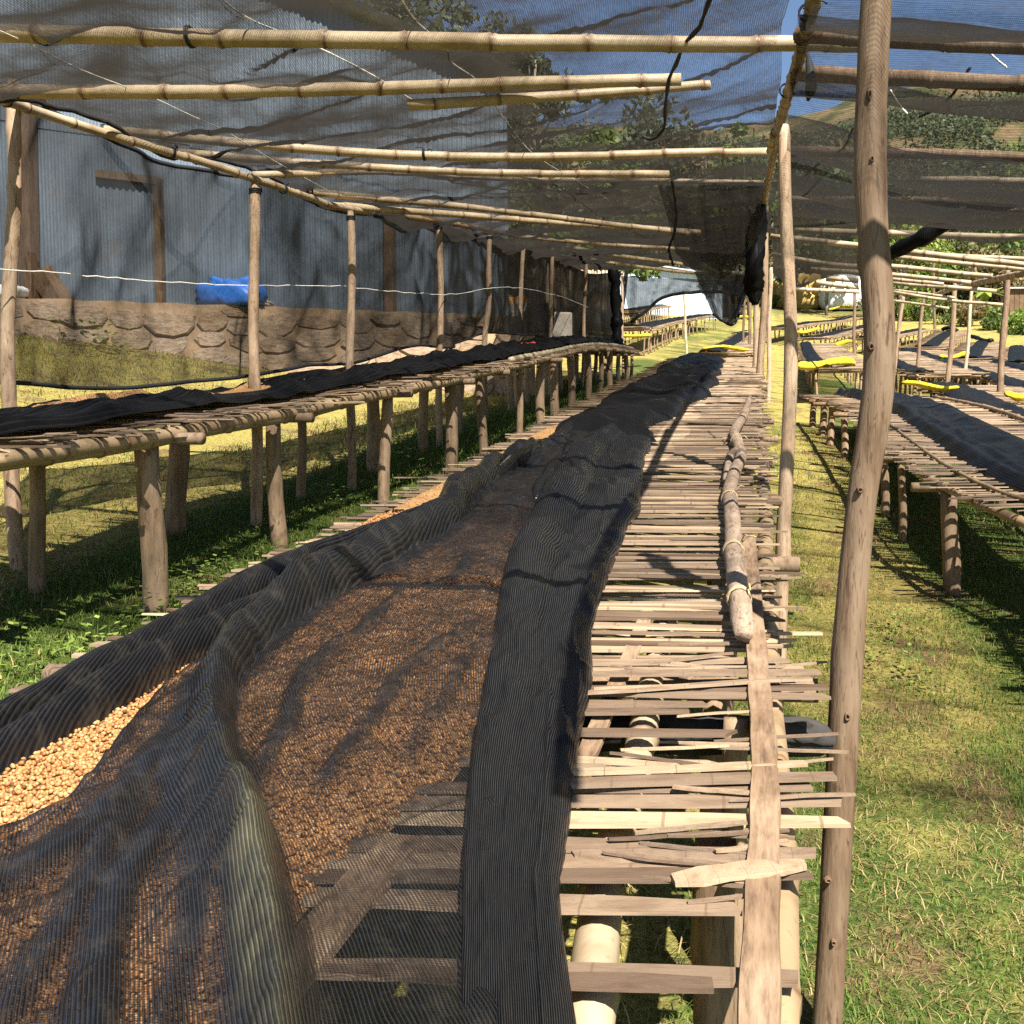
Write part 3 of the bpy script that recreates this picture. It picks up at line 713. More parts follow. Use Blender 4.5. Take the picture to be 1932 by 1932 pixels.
for i in (3, 8, 15, 29, 37): tie_ring(limb, fp[i], fp[i + 1] - fp[i], rad[i] + .003, M['raffia'], turns=2 + (i < 9), th=.0035)

# ---- bed nets : centre
def px_curve(pts, surf=CB): 
    P_ = np.array([hit(x, y, surf) for x, y in pts]); o = np.argsort(P_[:, 1]); return P_[o]
def cx(c): return lambda y: np.interp(y, c[:, 1], c[:, 0])
beanR = cx(px_curve([(330, 2140), (430, 1980), (500, 1830), (560, 1730), (640, 1640), (740, 1555), (830, 1500), (885, 1425), (915, 1330), (935, 1230), (960, 1120), (1000, 1010), (1060, 900)]))
def lfun(pts): return cx(px_curve(pts))
mainL = lfun([(-520, 2140), (-260, 1880), (0, 1655), (120, 1570), (200, 1490), (270, 1400), (322, 1325), (400, 1268), (470, 1215), (560, 1150), (680, 1082), (800, 1020), (872, 935), (1000, 870), (1100, 785), (1230, 712), (1290, 672)])
foldL = lfun([(862, 2140), (864, 1932), (868, 1700), (880, 1520), (892, 1430), (922, 1250), (948, 1100), (990, 1000), (1040, 905), (1085, 850), (1150, 800), (1280, 700)])
netR = lfun([(1112, 2140), (1098, 1932), (1085, 1830), (1060, 1690), (1068, 1600), (1095, 1440), (1118, 1250), (1128, 1150), (1165, 1050), (1205, 965), (1216, 880), (1238, 805), (1300, 770), (1345, 740), (1358, 700), (1366, 672)])
sheetL = lfun([(-900, 1800), (-300, 1500), (0, 1348), (150, 1262), (300, 1180), (450, 1095), (620, 1040), (830, 972), (930, 918)])
sheetR = lfun([(-900, 2140), (-250, 1660), (0, 1505), (150, 1425), (310, 1322), (450, 1238), (560, 1160), (700, 1075), (830, 1000), (930, 935)])
ridA = lfun([(520, 2140), (500, 1900), (488, 1760), (470, 1650), (430, 1540), (395, 1420), (402, 1345), (470, 1262), (600, 1160), (740, 1082), (840, 1020), (890, 950), (960, 895), (1060, 850), (1130, 800)])
def gauss(x, c, w): return np.exp(-((x - c) / w) ** 2)
def bean_h(x, y):
    e = np.clip((beanR(y) - x) / .10, 0, 1); l = np.clip((x - (-1.62)) / .10, 0, 1)
    return .042 * np.sin(e * math.pi / 2) * np.sin(l * math.pi / 2) * np.clip((8.3 - y) / 1.0, 0, 1) + .004 * fbm(x * 9, y * 9, 4, 2) * e * l
def grid_surf(ys, nv, fL, fR, hfun):
    t_ = np.linspace(0, 1, nv); Yg = np.repeat(ys[:, None], nv, 1); XL = fL(ys)[:, None]; XR = fR(ys)[:, None]
    Xg = XL + (XR - XL) * t_[None]; x = Xg.ravel(); y = Yg.ravel(); s_ = np.repeat(t_[None], len(ys), 0).ravel()
    z = CB(x, y) + hfun(x, y, s_); P_ = np.stack([x, y, z], 1); i = np.arange(len(ys) - 1)[:, None] * nv + np.arange(nv - 1)[None]
    return P_, np.stack([i, i + nv, i + nv + 1, i + 1], -1).reshape(-1, 4), x, y, s_
net = thing('bed_net', (-.5, 4, CB(-.5, 4)), 'black ribbed net bunched in folds along the middle drying bed', 'net')
def edge_off(x, y): return .012 * np.sin(y * 9) + .02 * vnoise(y * 3, 0 * y, 31)
def roll(d, w, k=1.25): return w * k * np.sqrt(np.clip(1 - (d / w) ** 2, 0, 1))
def sroll(dl, w, k=1.2, skew=1.6):   # a rounded fold, steeper on the right
    ww = np.where(dl < 0, w * skew, w); q = np.clip(1 - (dl / ww) ** 2, 0, 1); return w * k * q ** .85
FAN = [(lfun(p), w, a_, y0, y1) for p, w, a_, y0, y1 in (
    ([(140, 2140), (200, 1880), (300, 1640), (360, 1500), (395, 1405)], .030, .55, 0, 2.05),
    ([(330, 2140), (345, 1900), (385, 1640), (400, 1500), (402, 1405)], .022, .6, 0, 2.0),
    ([(-420, 2140), (-90, 1810), (100, 1680), (250, 1560), (380, 1410)], .034, .5, 0, 2.05),
    ([(-60, 2140), (60, 1900), (200, 1700), (320, 1520), (390, 1405)], .024, .5, 0, 2.05),
    ([(430, 2000), (470, 1640), (510, 1500), (560, 1370), (640, 1260), (760, 1170), (860, 1120)], .020, .6, 1.2, 3.4),
    ([(600, 1640), (640, 1520), (690, 1420), (770, 1320), (860, 1240), (920, 1190)], .018, .6, 1.6, 2.7),
    ([(780, 1560), (800, 1440), (850, 1340), (900, 1270)], .014, .5, 1.7, 2.6),
    ([(700, 1130), (780, 1090), (850, 1075), (930, 1085)], .022, .5, 3.0, 3.5),
    ([(880, 950), (940, 940), (990, 958)], .025, .5, 4.2, 4.9))]
def fans(x, y):
    r = 0 * x
    for f_, w, k, y0, y1 in FAN:
        r = np.maximum(r, sroll(x - f_(y) - .012 * np.sin(y * 11 + w * 300), w, k) * np.clip((y - y0) / .12, 0, 1) * np.clip((y1 - y) / .2, 0, 1))
    return r
def h_main(x, y, s_):
    A = ridA(y) + .012 * np.sin(y * 7)
    wr = np.interp(y, [.9, 1.5, 2.0, 3, 4, 7], [.050, .044, .040, .050, .055, .05]) * (1 + .22 * vnoise(y * 3.2, 0 * y, 47))
    dl = x - A; amp_ = wr * np.interp(y, [.9, 1.6, 2.1, 3, 7], [1.9, 2.0, 2.1, 2.0, 1.5])
    tent = np.clip(1 - np.abs(dl) / np.where(dl < 0, wr * 3.4, wr * 1.05), 0, 1) ** np.where(dl < 0, 1.7, .75)
    rol = np.clip(1 - (dl / (wr * np.where(dl < 0, 1.25, 1.0))) ** 2, 0, 1) ** .75
    mixr = np.clip((y - 1.75) / .5, 0, 1); r1 = amp_ * (tent * (1 - mixr) + rol * mixr)
    r1 = r1 + .014 * np.exp(-np.abs(dl / (wr * 2.2)) ** 2) * fbm(x * 16 + y * 3, y * 6 - x * 5, 49, 3)
    fade_ = np.clip((6.8 - y) / 1.2, 0, 1)
    u1 = (x * 1.0 + y * .55); cre = .010 * np.maximum(0, fbm(u1 * 11, (y - x) * 1.6, 41, 3)) + .010 * np.abs(fbm(u1 * 5, (y - x) * .8, 46, 2)) * (y > 2)
    wrk = 1 + .12 * fbm(x * 5 + y * 3, y * 3, 48, 2)
    cre = cre + .010 * np.maximum(0, 1 - 3.5 * np.abs(fbm(x * 3 + y * 1.6, y * 2.2 - x * 2.2, 45, 3)))
    return .012 + .018 * np.clip((x - beanR(y) + .04) / .05, 0, 1) + bean_h(x, y) + np.maximum(r1 * fade_ * wrk, fans(x, y)) + cre + .0035 * fbm(x * 18, y * 18, 40, 2)
ys = np.r_[np.linspace(.72, 3.2, 210), np.linspace(3.22, 7.0, 170)]
P_, Fc, x, y, s_ = grid_surf(ys, 190, lambda y: mainL(y) + edge_off(0, y), lambda y: foldL(y) + .05, h_main)
dA = x - ridA(y)
lay = .95 * np.exp(-np.abs((dA + .008) / np.interp(y, [1, 1.9, 2.4], [.045, .055, .068])) ** 4) * (.45 + .55 * np.clip((y - 1.6) / .4, 0, 1)) + .5 * gauss(s_, 0, .012) + .20 * np.clip((y - 2.9) / 1.5, 0, 1) + .42 * np.clip(fans(x, y) / .018, 0, 1) + .08 * (dA < 0) * (y < 2.1)
fade_a = .36 * np.exp(-np.abs((dA - .004 - .012 * np.sin(y * 9)) / .030) ** 4) * np.clip((1.66 - y) / .2, 0, 1) * (.55 + .45 * (vnoise(y * 5, x * 9, 78) > -.2))
o = obj('sheet', P_, Fc, M['net_bed'], net, uv=np.stack([dA * 1.25 + .10 * y, y], 1), attrs={'lay': lay, 'fade': fade_a})
def h_fold(x, y, s_):
    wid = netR(y) - foldL(y); c0 = .24 + .03 * np.sin(y * 3)
    tube_h = .022 + sroll((s_ - c0) * wid, wid * .24, np.interp(y, [.8, 2, 3.4, 5, 7], [.22, .36, .60, .6, .4]), 1.0)
    edge = np.sqrt(np.clip(1 - np.clip((s_ - .86) / .14, 0, 1) ** 2, 0, 1)) * np.sqrt(np.clip(1 - np.clip((.06 - s_) / .06, 0, 1) ** 2, 0, 1))
    wr = .014 * np.maximum(0, fbm(y * 2.6 + x * 1.0, x * 2.0, 51, 3)) + .006 * fbm(x * 24, y * 4, 52, 2) + .016 * np.maximum(0, 1 - 3.2 * np.abs(fbm(s_ * 2.2 + y * 1.2, y * 2.4 - s_, 58, 3))) * (.4 + .6 * (y > 1.9)) + .010 * np.maximum(0, 1 - 4 * np.abs(vnoise(s_ * 5 + .4 * np.sin(y * 3), y * .7, 59)))
    wav = .045 * np.maximum(0, vnoise(y * 1.5 + x, x * 1.2, 55)) * np.clip((y - 2.2) / 1, 0, 1) + .014 * np.abs(vnoise(y * 7 + x * 3, x * 1.5, 57)) * np.clip((y - 2.6) / 1, 0, 1) * (s_ > .5)
    return .006 + edge * (tube_h + wr + wav)
ys2 = np.r_[np.linspace(.72, 3.2, 200), np.linspace(3.22, 7.2, 200)]
P_, Fc, x, y, s_ = grid_surf(ys2, 70, foldL, lambda y: netR(y) + .4 * edge_off(0, y), h_fold)
obj('folded_edge', P_, Fc, M['net_fold'], net, uv=np.stack([s_ * .42 + .006 * np.sin(y * 8), y], 1), attrs={'lay': np.where(s_ < .97, .62, .8), 'fade': 0 * s_})
# far, heaped part of the same net
def h_heap(x, y, s_):
    e = np.sqrt(np.clip(1 - np.abs(s_ * 2 - 1) ** 5, 0, 1)) * np.clip((y - 6.6) / .6, 0, 1)
    f1 = fbm(y * .9 + .8 * x, x * 2.0, 61, 2); f2 = .5 + .5 * vnoise(x * 4 + y * 1.6, y * 1.5, 64); f3 = .5 + .5 * np.sin(x * 18 + 5 * vnoise(y * 1.1, x * 1.5, 66) + 2.2 * np.sin(y * 1.7)); f4 = .5 + .5 * np.sin(y * 9 + 4 * vnoise(y * .7, x * 2, 67) + 3 * x)
    return .004 + e * (.03 + (.04 + .03 * f1 + .05 * f2 + .028 * f3 ** 1.5 + .022 * f4 ** 2) * np.clip((y - 6.3) / 1.2, .3, 1))
ys3 = np.linspace(6.6, 19.6, 420)
P_, Fc, x, y, s_ = grid_surf(ys3, 60, lambda y: mainL(y) + .06 * np.sin(y * 2.3), lambda y: netR(y) + .05 * np.sin(y * 3.1), h_heap)
obj('heaped_end', P_, Fc, M['net_bed_far'], net, uv=np.stack([x, y], 1), attrs={'lay': np.full(len(x), .3)})
# left sheet with its rolled folds
net2 = thing('bed_net', (-1.4, 3, CB(-1.4, 3)), 'black net with thick rolls covering the outer strip of the middle bed beside uncovered beans', 'net')
def h_left(x, y, s_):
    w = sheetR(y) - sheetL(y); e = np.sqrt(np.clip(1 - np.clip((s_ - .94) / .06, 0, 1) ** 2, 0, 1))
    c1 = .52 + .06 * np.sin(y * 2.2); c2 = .84
    r = np.maximum(sroll((s_ - c1) * w, .046 * (1 + .25 * vnoise(y * 2.3, 0 * y, 72)), 1.7, 1.2), sroll((s_ - c2 - .05 * vnoise(y * 1.7, 0 * y, 74)) * w, .042 * (1 + .25 * vnoise(y * 2.9, 0 * y, 73)), 1.6, 1.1) * np.clip((4.2 - y), 0, 1)) * (1 + .14 * fbm(s_ * 4 + y * 2, y * 2.5, 75, 2))
    r = np.maximum(r, sroll((s_ - (.26 + .06 * np.sin(y * 1.6 + 1))) * w, .034, 1.4, 1.2) * np.clip((y - 1.7), 0, 1))
    return .014 + e * (.018 + r + .014 * np.maximum(0, fbm(s_ * 7 + y * .7, y * 1.3, 71, 3))) + .010 * (s_ < .1)
ys4 = np.linspace(1.1, 5.9, 260)
shL = lambda y: sheetL(y) + .055 + .03 * vnoise(y * 2.2, 0 * y, 79)
P_, Fc, x, y, s_ = grid_surf(ys4, 90, shL, sheetR, h_left)
obj('rolled_sheet', P_, Fc, M['net_bed'], net2, uv=np.stack([s_ * (sheetR(y) - sheetL(y)) * 1.3 + .22 * y, y], 1), attrs={'lay': np.where(s_ < .2, .35, .68), 'fade': .8 * np.exp(-((s_ - .13 - .03 * np.sin(y * 2)) / .07) ** 4) * (.4 + .6 * (vnoise(y * 1.5, 0 * y, 77) > -.35))})
# small rolls lying on top towards the far end of that strip
for pts, r in (([(700, 1092), (760, 1050), (815, 1012), (850, 985)], .045), ([(990, 905), (1040, 855), (1080, 815), (1105, 790)], .05), ([(1010, 960), (1050, 900), (1100, 862), (1170, 810)], .05)):
    c_ = np.array([hit(a, b_, CB) for a, b_ in pts]); c_[:, 2] += r * .8; p = smooth_path(c_, 24); k = len(p)
    rd = r * (1 + .18 * np.sin(np.arange(k) * .9)) * np.sqrt(np.clip(np.minimum(np.arange(k) + 1, k - np.arange(k)) / 4 - .24, .0004, 1))
    V, Fc = tube(p, rd, 14, True, 1 + rr.normal(0, .05, (1, 14)) + rr.normal(0, .03, (k, 14)))
    u_ = np.repeat(np.linspace(0, 1, k), 14)
    obj('roll', V, Fc, M['net_bed'], net2 if pts[0][0] < 900 else net, uv=np.stack([u_ * .8, np.tile(np.arange(14) / 40, k)], 1), attrs={'lay': np.full(len(V), .8)})

# ---- coffee beans
def beans():
    base_d = .0066
    Pn = []
    for (y0, y1, dens) in ((.85, 1.9, 1.0), (1.9, 2.9, .8), (2.9, 4.2, .42)):
        n = int((y1 - y0) * 1.6 * 17000 * dens); x = rng.uniform(-1.6, 0, n); y = rng.uniform(y0, y1, n)
        k = (x < beanR(y) - .004) & (x > -1.62); x, y = x[k], y[k]
        # leave out what lies far outside the frame
        k = ((x + .0735 * y) / y > -.80); x, y = x[k], y[k]; Pn.append(np.stack([x, y], 1))
    p = np.concatenate(Pn); n = len(p); x, y = p.T
    z = CB(x, y) + bean_h(x, y) - .004 + rng.uniform(-.003, .004, n)
    # ellipsoid with 3 rings of 6
    th = np.array([.55, 1.57, 2.6]); ph = np.arange(6) * math.pi / 3
    U = [(0, 0, 1)] + [(math.sin(a) * math.cos(b_ + i * .5), math.sin(a) * math.sin(b_ + i * .5), math.cos(a)) for i, a in enumerate(th) for b_ in ph] + [(0, 0, -1)]
    U = np.array(U); F0 = []
    for j in range(6):
        j2 = (j + 1) % 6; F0.append((0, 1 + j, 1 + j2)); F0.append((19, 13 + j2, 13 + j))
        for i in range(2):
            a = 1 + i * 6; F0.append((a + j, a + 6 + j, a + 6 + j2)); F0.append((a + j, a + 6 + j2, a + j2))
    F0 = np.array(F0)
    sz = np.where(rng.random(n) < .06, rng.uniform(.5, .75, n), rng.uniform(.8, 1.22, n))[:, None] * np.array([[.0056, .0041, .0034]])
    a = rng.uniform(0, 6.28, n); tl = rng.normal(0, .45, n)
    Lc = U[None] * sz[:, None]
    Xl = Lc[..., 0] * np.cos(tl)[:, None] - Lc[..., 2] * np.sin(tl)[:, None]; Zl = Lc[..., 0] * np.sin(tl)[:, None] + Lc[..., 2] * np.cos(tl)[:, None]; Yl = Lc[..., 1]
    Vv = np.stack([x[:, None] + Xl * np.cos(a)[:, None] - Yl * np.sin(a)[:, None], y[:, None] + Xl * np.sin(a)[:, None] + Yl * np.cos(a)[:, None], z[:, None] + Zl], -1).reshape(-1, 3)
    Fc = (np.arange(n)[:, None, None] * 20 + F0[None]).reshape(-1, 3)
    tone = np.repeat(np.clip(rng.normal(.55, .26, n), 0, 1), 20)
    root = thing('coffee_beans', (-1, 2, CB(-1, 2)), 'layer of pale orange coffee beans drying on the middle bed', 'coffee beans'); root['kind'] = 'stuff'
    o = obj('loose_beans', Vv, Fc, M['bean'], root, True, attrs={'tone': tone}); o['kind'] = 'stuff'
    ysb = np.linspace(.8, 8.2, 200)
    P_, Fc, x, y, s_ = grid_surf(ysb, 40, lambda y: 0 * y - 1.62, beanR, lambda x, y, s_: bean_h(x, y) - .0065)
    o = obj('bean_layer', P_, Fc, M['bean_bulk'], root); o['kind'] = 'stuff'
beans()

# ---- yellow rolled tarpaulins
def yellow_roll(a, b_, r, label, flat=.6, seed=0, mt='yellow', name='tarpaulin_roll', cat='tarpaulin', group='yellow tarpaulins rolled across the beds'):
    a = np.asarray(a, float); b_ = np.asarray(b_, float); k = 22; r_ = np.random.default_rng(seed); p = np.linspace(a, b_, k); s_ = np.linspace(0, 1, k)
    rad = r * (1 + .16 * np.sin(s_ * 7 + seed) + r_.normal(0, .07, k)) * .62 * np.clip(np.minimum(s_, 1 - s_) * 25 + .62, 0, 1)
    p[:, 2] += r * .35 * np.sin(s_ * 5 + seed * 2); p[:, 1] += r * .4 * np.sin(s_ * 6 + seed)
    ov = 1 + r_.normal(0, .13, (1, 14)) + r_.normal(0, .06, (k, 14)) + .10 * np.sin(np.arange(14)[None] * 2.4 + s_[:, None] * 8)
    V, Fc = tube(p, rad, 14, True, ov); V[:, 2] = p[:, 2].repeat(14) + (V[:, 2] - p[:, 2].repeat(14)) * flat
    o = obj(name, V, Fc, M[mt]); return tag(o, label, cat, group)

# ---- bed on the left
def LBs(x, y): return Gf(x, y) + .80
le = np.array([hit(a, b_, LBs) for a, b_ in ((-260, 925), (0, 882), (235, 850), (400, 818), (600, 775), (770, 748), (960, 712), (1100, 672), (1210, 646))])
cen = [(p[0] - .46, p[1] - .0) for p in le]
left = Bed(cen, .95, .80, 'long drying bed on stout legs between the middle bed and the grassy yard', 'raised drying beds near the viewer')
left.build(leg_step=1.25, leg_r=.054, n_slats=190, step=.036, sw=(.022, .04), u_obj=(0, 7.5), detail=2, rail_r=.034, jit=.15)
uu = np.linspace(0, left.L * .62, 30)
bamboo('edge_pole', [left.pt(q, .42, -.046) for q in uu], .034, 'bamboo_dull', left.root, 11, .34, 12)
for q in range(70):   # ragged stick ends poking out over the edge
    u_ = random.uniform(.2, 8.5); x, y, z, tx, ty = left.fr(u_); a_ = random.gauss(0, .25); c = left.pt(u_, .40 + random.uniform(-.02, .05), .012 + random.uniform(0, .02))
    slat(left.root, c, (ty + tx * a_, -tx + ty * a_), random.uniform(.16, .34), random.uniform(.012, .032), .006, random.uniform(-.02, .12), random.gauss(0, .3))
uu = np.linspace(left.L * .36, left.L * .93, 30)
bamboo('edge_pole', [left.pt(q, .44, .035) for q in uu], .030, 'bamboo_pale', left.root, 12, .3, 10)
ln = thing('bed_net', left.pt(left.L * .4, 0), 'crumpled black net heaped along the bed nearest the grassy yard', 'net')
def h_l(u, v):
    e = np.sqrt(np.clip(1 - np.abs(v / .36) ** 4, 0, 1)); f = np.abs(fbm(u * 1.1, v * 5, 81, 3))
    flat = np.clip((u - 5) / 2, 0, 1)
    return .012 + e * (.05 + .06 * (1 - f) ** 3 + flat * .05 * (1 - np.abs(vnoise(u * 5, v * 7, 85))) ** 2 + .035 * gauss(v, .28, .06) + .03 * gauss(v, .17, .04))
P_, Fc, uv = left.surf(np.linspace(.05, left.L * .93, 380), np.linspace(-.40, .34, 40), h_l)
obj('net_heap', P_, Fc, M['net_bed_far'], ln, uv=uv, attrs={'lay': np.full(len(P_), .2)})
P2_, F2_, uv_ = left.surf(np.linspace(1.2, 3.6, 60), np.linspace(-.22, .10, 16), lambda u, v: h_l(u, v) + .012 * np.sqrt(np.clip(1 - ((v + .06) / .16) ** 2, 0, 1)) * np.clip(np.minimum(u - 1.2, 3.6 - u) * 3, 0, 1) - .006)
lb_ = obj('coffee_beans', P2_, F2_, M['bean_bulk']); tag(lb_, 'brown coffee beans showing through the net on the bed by the yard', 'coffee beans', kind='stuff')
for (u, v) in ((left.L * .60, .05), (left.L * .50, .1), (left.L * .72, -.1)):
    c = left.pt(u, v, .13); mb = MB(); q = rr.normal(0, .06, (9, 3)) * [1.2, 1.2, .25] + c
    P2, F2 = [], []
    for i in range(5):
        for j in range(5): P2.append(c + np.array([(i - 2) * .05, (j - 2) * .04, .02 * math.sin(i * 2 + j) - .004 * ((i - 2) ** 2 + (j - 2) ** 2)]))
    for i in range(4):
        for j in range(4): F2.append((i * 5 + j, i * 5 + j + 1, i * 5 + j + 6, i * 5 + j + 5))
    obj('red_scrap', P2, F2, M['red'], ln)
a = hit(1112, 633, LBs); b_ = hit(1228, 637, LBs)
yellow_roll(a + [0, 0, .05], b_ + [0, 0, .05], .09, 'yellow tarpaulin rolled on the far end of the bed by the yard', .7, 1)

# ---- first bed on the right
def RBs(x, y): return Gf(x, y) + .73
re_ = np.array([hit(a, b_, RBs) for a, b_ in ((2120, 1090), (1932, 962), (1800, 922), (1690, 862), (1600, 780), (1512, 716))])
cen = [(p[0] + .82, p[1]) for p in re_]
r1 = Bed(cen, 1.62, .73, 'drying bed right of the path with a wide black net and slats', 'raised drying beds near the viewer')
r1.build(leg_step=1.15, leg_r=.05, n_slats=220, step=.034, sw=(.02, .038), u_obj=(0, 12), detail=2, rail_r=.03, jit=.09)
uu = np.linspace(.2, r1.L * .5, 24); bamboo('edge_pole', [r1.pt(q, -.55, .012) for q in uu], .014, 'bamboo_dull', r1.root, 21, .4, 8)
uu = np.linspace(r1.L * .35, r1.L * .8, 24); bamboo('edge_pole', [r1.pt(q, .74, .03) for q in uu], .025, 'bamboo_dull', r1.root, 22, .4, 8)
rn = thing('bed_net', r1.pt(r1.L * .4, 0), 'wide black net with rolled edges on the bed right of the path', 'net')
def h_r(u, v):
    e = np.sqrt(np.clip(1 - np.abs((v - .0) / .36) ** 6, 0, 1))
    return .010 + e * (.02 + .03 * np.abs(fbm(u * 1.6 + v, v * 4, 91, 3)) + .045 * gauss(v, .20, .11) + .05 * gauss(v, -.27, .06) + .035 * gauss(v, -.14, .045)) + .05 * (1 - np.abs(vnoise(u * 4, v * 6, 95))) ** 3 * np.clip((u - r1.L * .72) / 1.5, 0, 1) * e
P_, Fc, uv = r1.surf(np.linspace(0, r1.L * .97, 320), np.linspace(-.37, .37, 46), h_r)
obj('net_strip', P_, Fc, M['net_bed_far'], rn, uv=uv, attrs={'lay': np.full(len(P_), .1)})
yellow_roll(hit(1508, 696, RBs) + [0, 0, .10], hit(1612, 694, RBs) + [0, 0, .10], .13, 'large yellow tarpaulin rolled at the far end of the bed right of the path', .85, 2)

# ---- middle bed far roll
yellow_roll(hit(1326, 664, CB) + [0, 0, .08], hit(1412, 662, CB) + [0, 0, .06], .10, 'yellow tarpaulin laid across the end of the middle bed', .6, 3)

# ---- more beds across the field
FAR = []
def far_bed(px, width, label, net_v=None, net_w=.5, n_slats=0, step=.09, legs=1.2, detail=1, grp='drying beds across the field', h=.73, lr=.035, sw=(.04, .08)):
    P_ = [hit(a, b_, gh(h)) for a, b_ in px]
    bd = Bed([(p[0], p[1]) for p in P_], width, h, label, grp)
    bd.build(leg_step=legs, leg_r=lr, n_slats=n_slats, step=step, sw=sw, detail=detail, rail_r=.028, jit=.05)
    if net_v is not None:
        nn = max(10, int(bd.L * 6))
        P2, F2, uv = bd.surf(np.linspace(.2, bd.L * .97, nn), np.linspace(-.5, .5, 12) * net_w + net_v, lambda u, v: .02 + .10 * np.sqrt(np.clip(1 - np.abs((v - net_v) / (net_w * .5)) ** 4, 0, 1)) * (.55 + .45 * np.abs(fbm(u * 1.5, v * 5, len(FAR), 2))))
        o = obj('bed_net', P2, F2, M['net_bed_far'], uv=uv, attrs={'lay': np.full(len(P2), .2)})
        tag(o, ('black net on the ' + label.replace('drying bed ', 'bed ')).split(', ')[0], 'net', 'black nets on the field beds')
    FAR.append(bd); return bd
def xb(x0, y0, x1, y1):   # world-parallel bed given by ends, converted for far_bed through its own builder
    return [(x0, y0), ((x0 + x1) / 2, (y0 + y1) / 2), (x1, y1)]
def wbed(pts, width, label, net_v=None, net_w=.5, **k):
    h = .73; bd = Bed(pts, width, h, label, 'drying beds across the field')
    kw = dict(leg_step=1.2, leg_r=.035, n_slats=0, step=.05, sw=(.022, .042), detail=1, rail_r=.028, jit=.06); kw.update(k); bd.build(**kw)
    if net_v is not None:
        nn = max(10, int(bd.L * 8))
        P2, F2, uv = bd.surf(np.linspace(.2, bd.L * .97, nn), np.linspace(-.5, .5, 14) * net_w + net_v, lambda u, v: .02 + .09 * np.sqrt(np.clip(1 - np.abs((v - net_v) / (net_w * .5)) ** 4, 0, 1)) * (.5 + .5 * np.abs(fbm(u * 1.5, v * 5, 7 + len(FAR), 2))))
        o = obj('bed_net', P2, F2, M['net_bed_far'], uv=uv, attrs={'lay': np.full(len(P2), .2)}); tag(o, ('black net on the ' + label.replace('drying bed ', 'bed ')).split(', ')[0], 'net', 'black nets on the field beds')
    FAR.append(bd); return bd
wbed([(3.45, 8.5), (3.55, 14), (3.7, 19.4)], 1.5, 'drying bed second from the path, ending at a yellow roll', -.45, .55, n_slats=80, u_obj=(0, 9))
wbed([(5.0, 13), (5.3, 22), (5.75, 38.5)], 1.4, 'long drying bed third from the path', -.45, .5)
wbed([(6.6, 17), (6.85, 25), (7.25, 33.5)], 1.4, 'drying bed fourth from the path with a yellow roll behind', -.35, .5)
wbed([(8.3, 20), (8.6, 27), (9.0, 33)], 1.4, 'drying bed fifth from the path near the wooded edge', -.3, .5)
wbed([(1.75, 20.5), (1.95, 30), (2.3, 41)], 1.5, 'drying bed behind the large yellow roll right of the path', -.48, .42)
wbed([(3.85, 21), (4.1, 29), (4.4, 36)], 1.5, 'drying bed behind the second yellow roll', -.5, .4)
wbed([(-.75, 22), (-.6, 32), (-.3, 44)], 1.4, 'drying bed continuing behind the roll on the middle bed', -.3, .5)
far_bed([(1178, 622), (1255, 607), (1332, 594)], 1.5, 'far drying bed running toward the pale iron shed', .1, .8)
far_bed([(1177, 590), (1210, 582), (1246, 575)], 1.5, 'short far drying bed under the pale shed wall', .1, .8)
far_bed([(1455, 622), (1530, 610), (1612, 597)], 1.6, 'far drying bed below the white covered heap', -.2, .7, legs=1.5)
far_bed([(1530, 640), (1590, 627), (1650, 613)], 1.6, 'far drying bed crossing behind the thick front post', -.2, .6, legs=1.5)
far_bed([(1640, 640), (1700, 630), (1748, 620)], 1.7, 'far drying bed on many thin legs beside the concrete tank', -.2, .6, legs=1.3)
far_bed([(1742, 660), (1772, 640), (1800, 622)], 1.8, 'far drying bed with a dark net crosswise at its end', 0, .7, legs=1.2)
far_bed([(1826, 682), (1842, 660), (1855, 642)], 1.8, 'far drying bed with a crumpled net down its middle', 0, .6, legs=1.2)
far_bed([(1922, 690), (1920, 668), (1918, 652)], 1.8, 'far drying bed at the rim of the field near the wooden shed', 0, .6, legs=1.2)
for i, (a, b_, r, lb) in enumerate([((1702, 726), (1808, 730), .09, 'yellow tarpaulin roll at the end of the second bed from the path'),
        ((1500, 626), (1546, 622), .16, 'small yellow roll at the end of the bed behind the large roll'),
        ((1578, 648), (1614, 645), .15, 'yellow roll peeping out left of the thick front post'),
        ((1668, 656), (1694, 658), .14, 'yellow roll just right of the thick front post'),
        ((1776, 673), (1826, 669), .13, 'yellow roll between the fourth bed and a far bed'),
        ((1565, 582), (1608, 578), .18, 'yellow sheet in front of the white covered heap'),
        ((1392, 600), (1420, 596), .14, 'yellow roll far behind the middle bed'),
        ((1895, 744), (1960, 746), .10, 'yellow roll beside the third bed near the thin posts')]):
    yellow_roll(hit(*a, gh(.86)), hit(*b_, gh(.86)), r, lb, .7, 10 + i)
yellow_roll(hit(1776, 620, gh(.9)), hit(1806, 621, gh(.9)), .25, 'dark net bundle across the end of a far bed', .6, 31, 'net_bed_far', 'net_bundle', 'net', 'net bundles on far bed ends')
yellow_roll(hit(1832, 637, gh(.9)), hit(1872, 641, gh(.9)), .2, 'shiny dark net bundle across a far bed end behind the curved post', .6, 32, 'net_bed_far', 'net_bundle', 'net', 'net bundles on far bed ends')

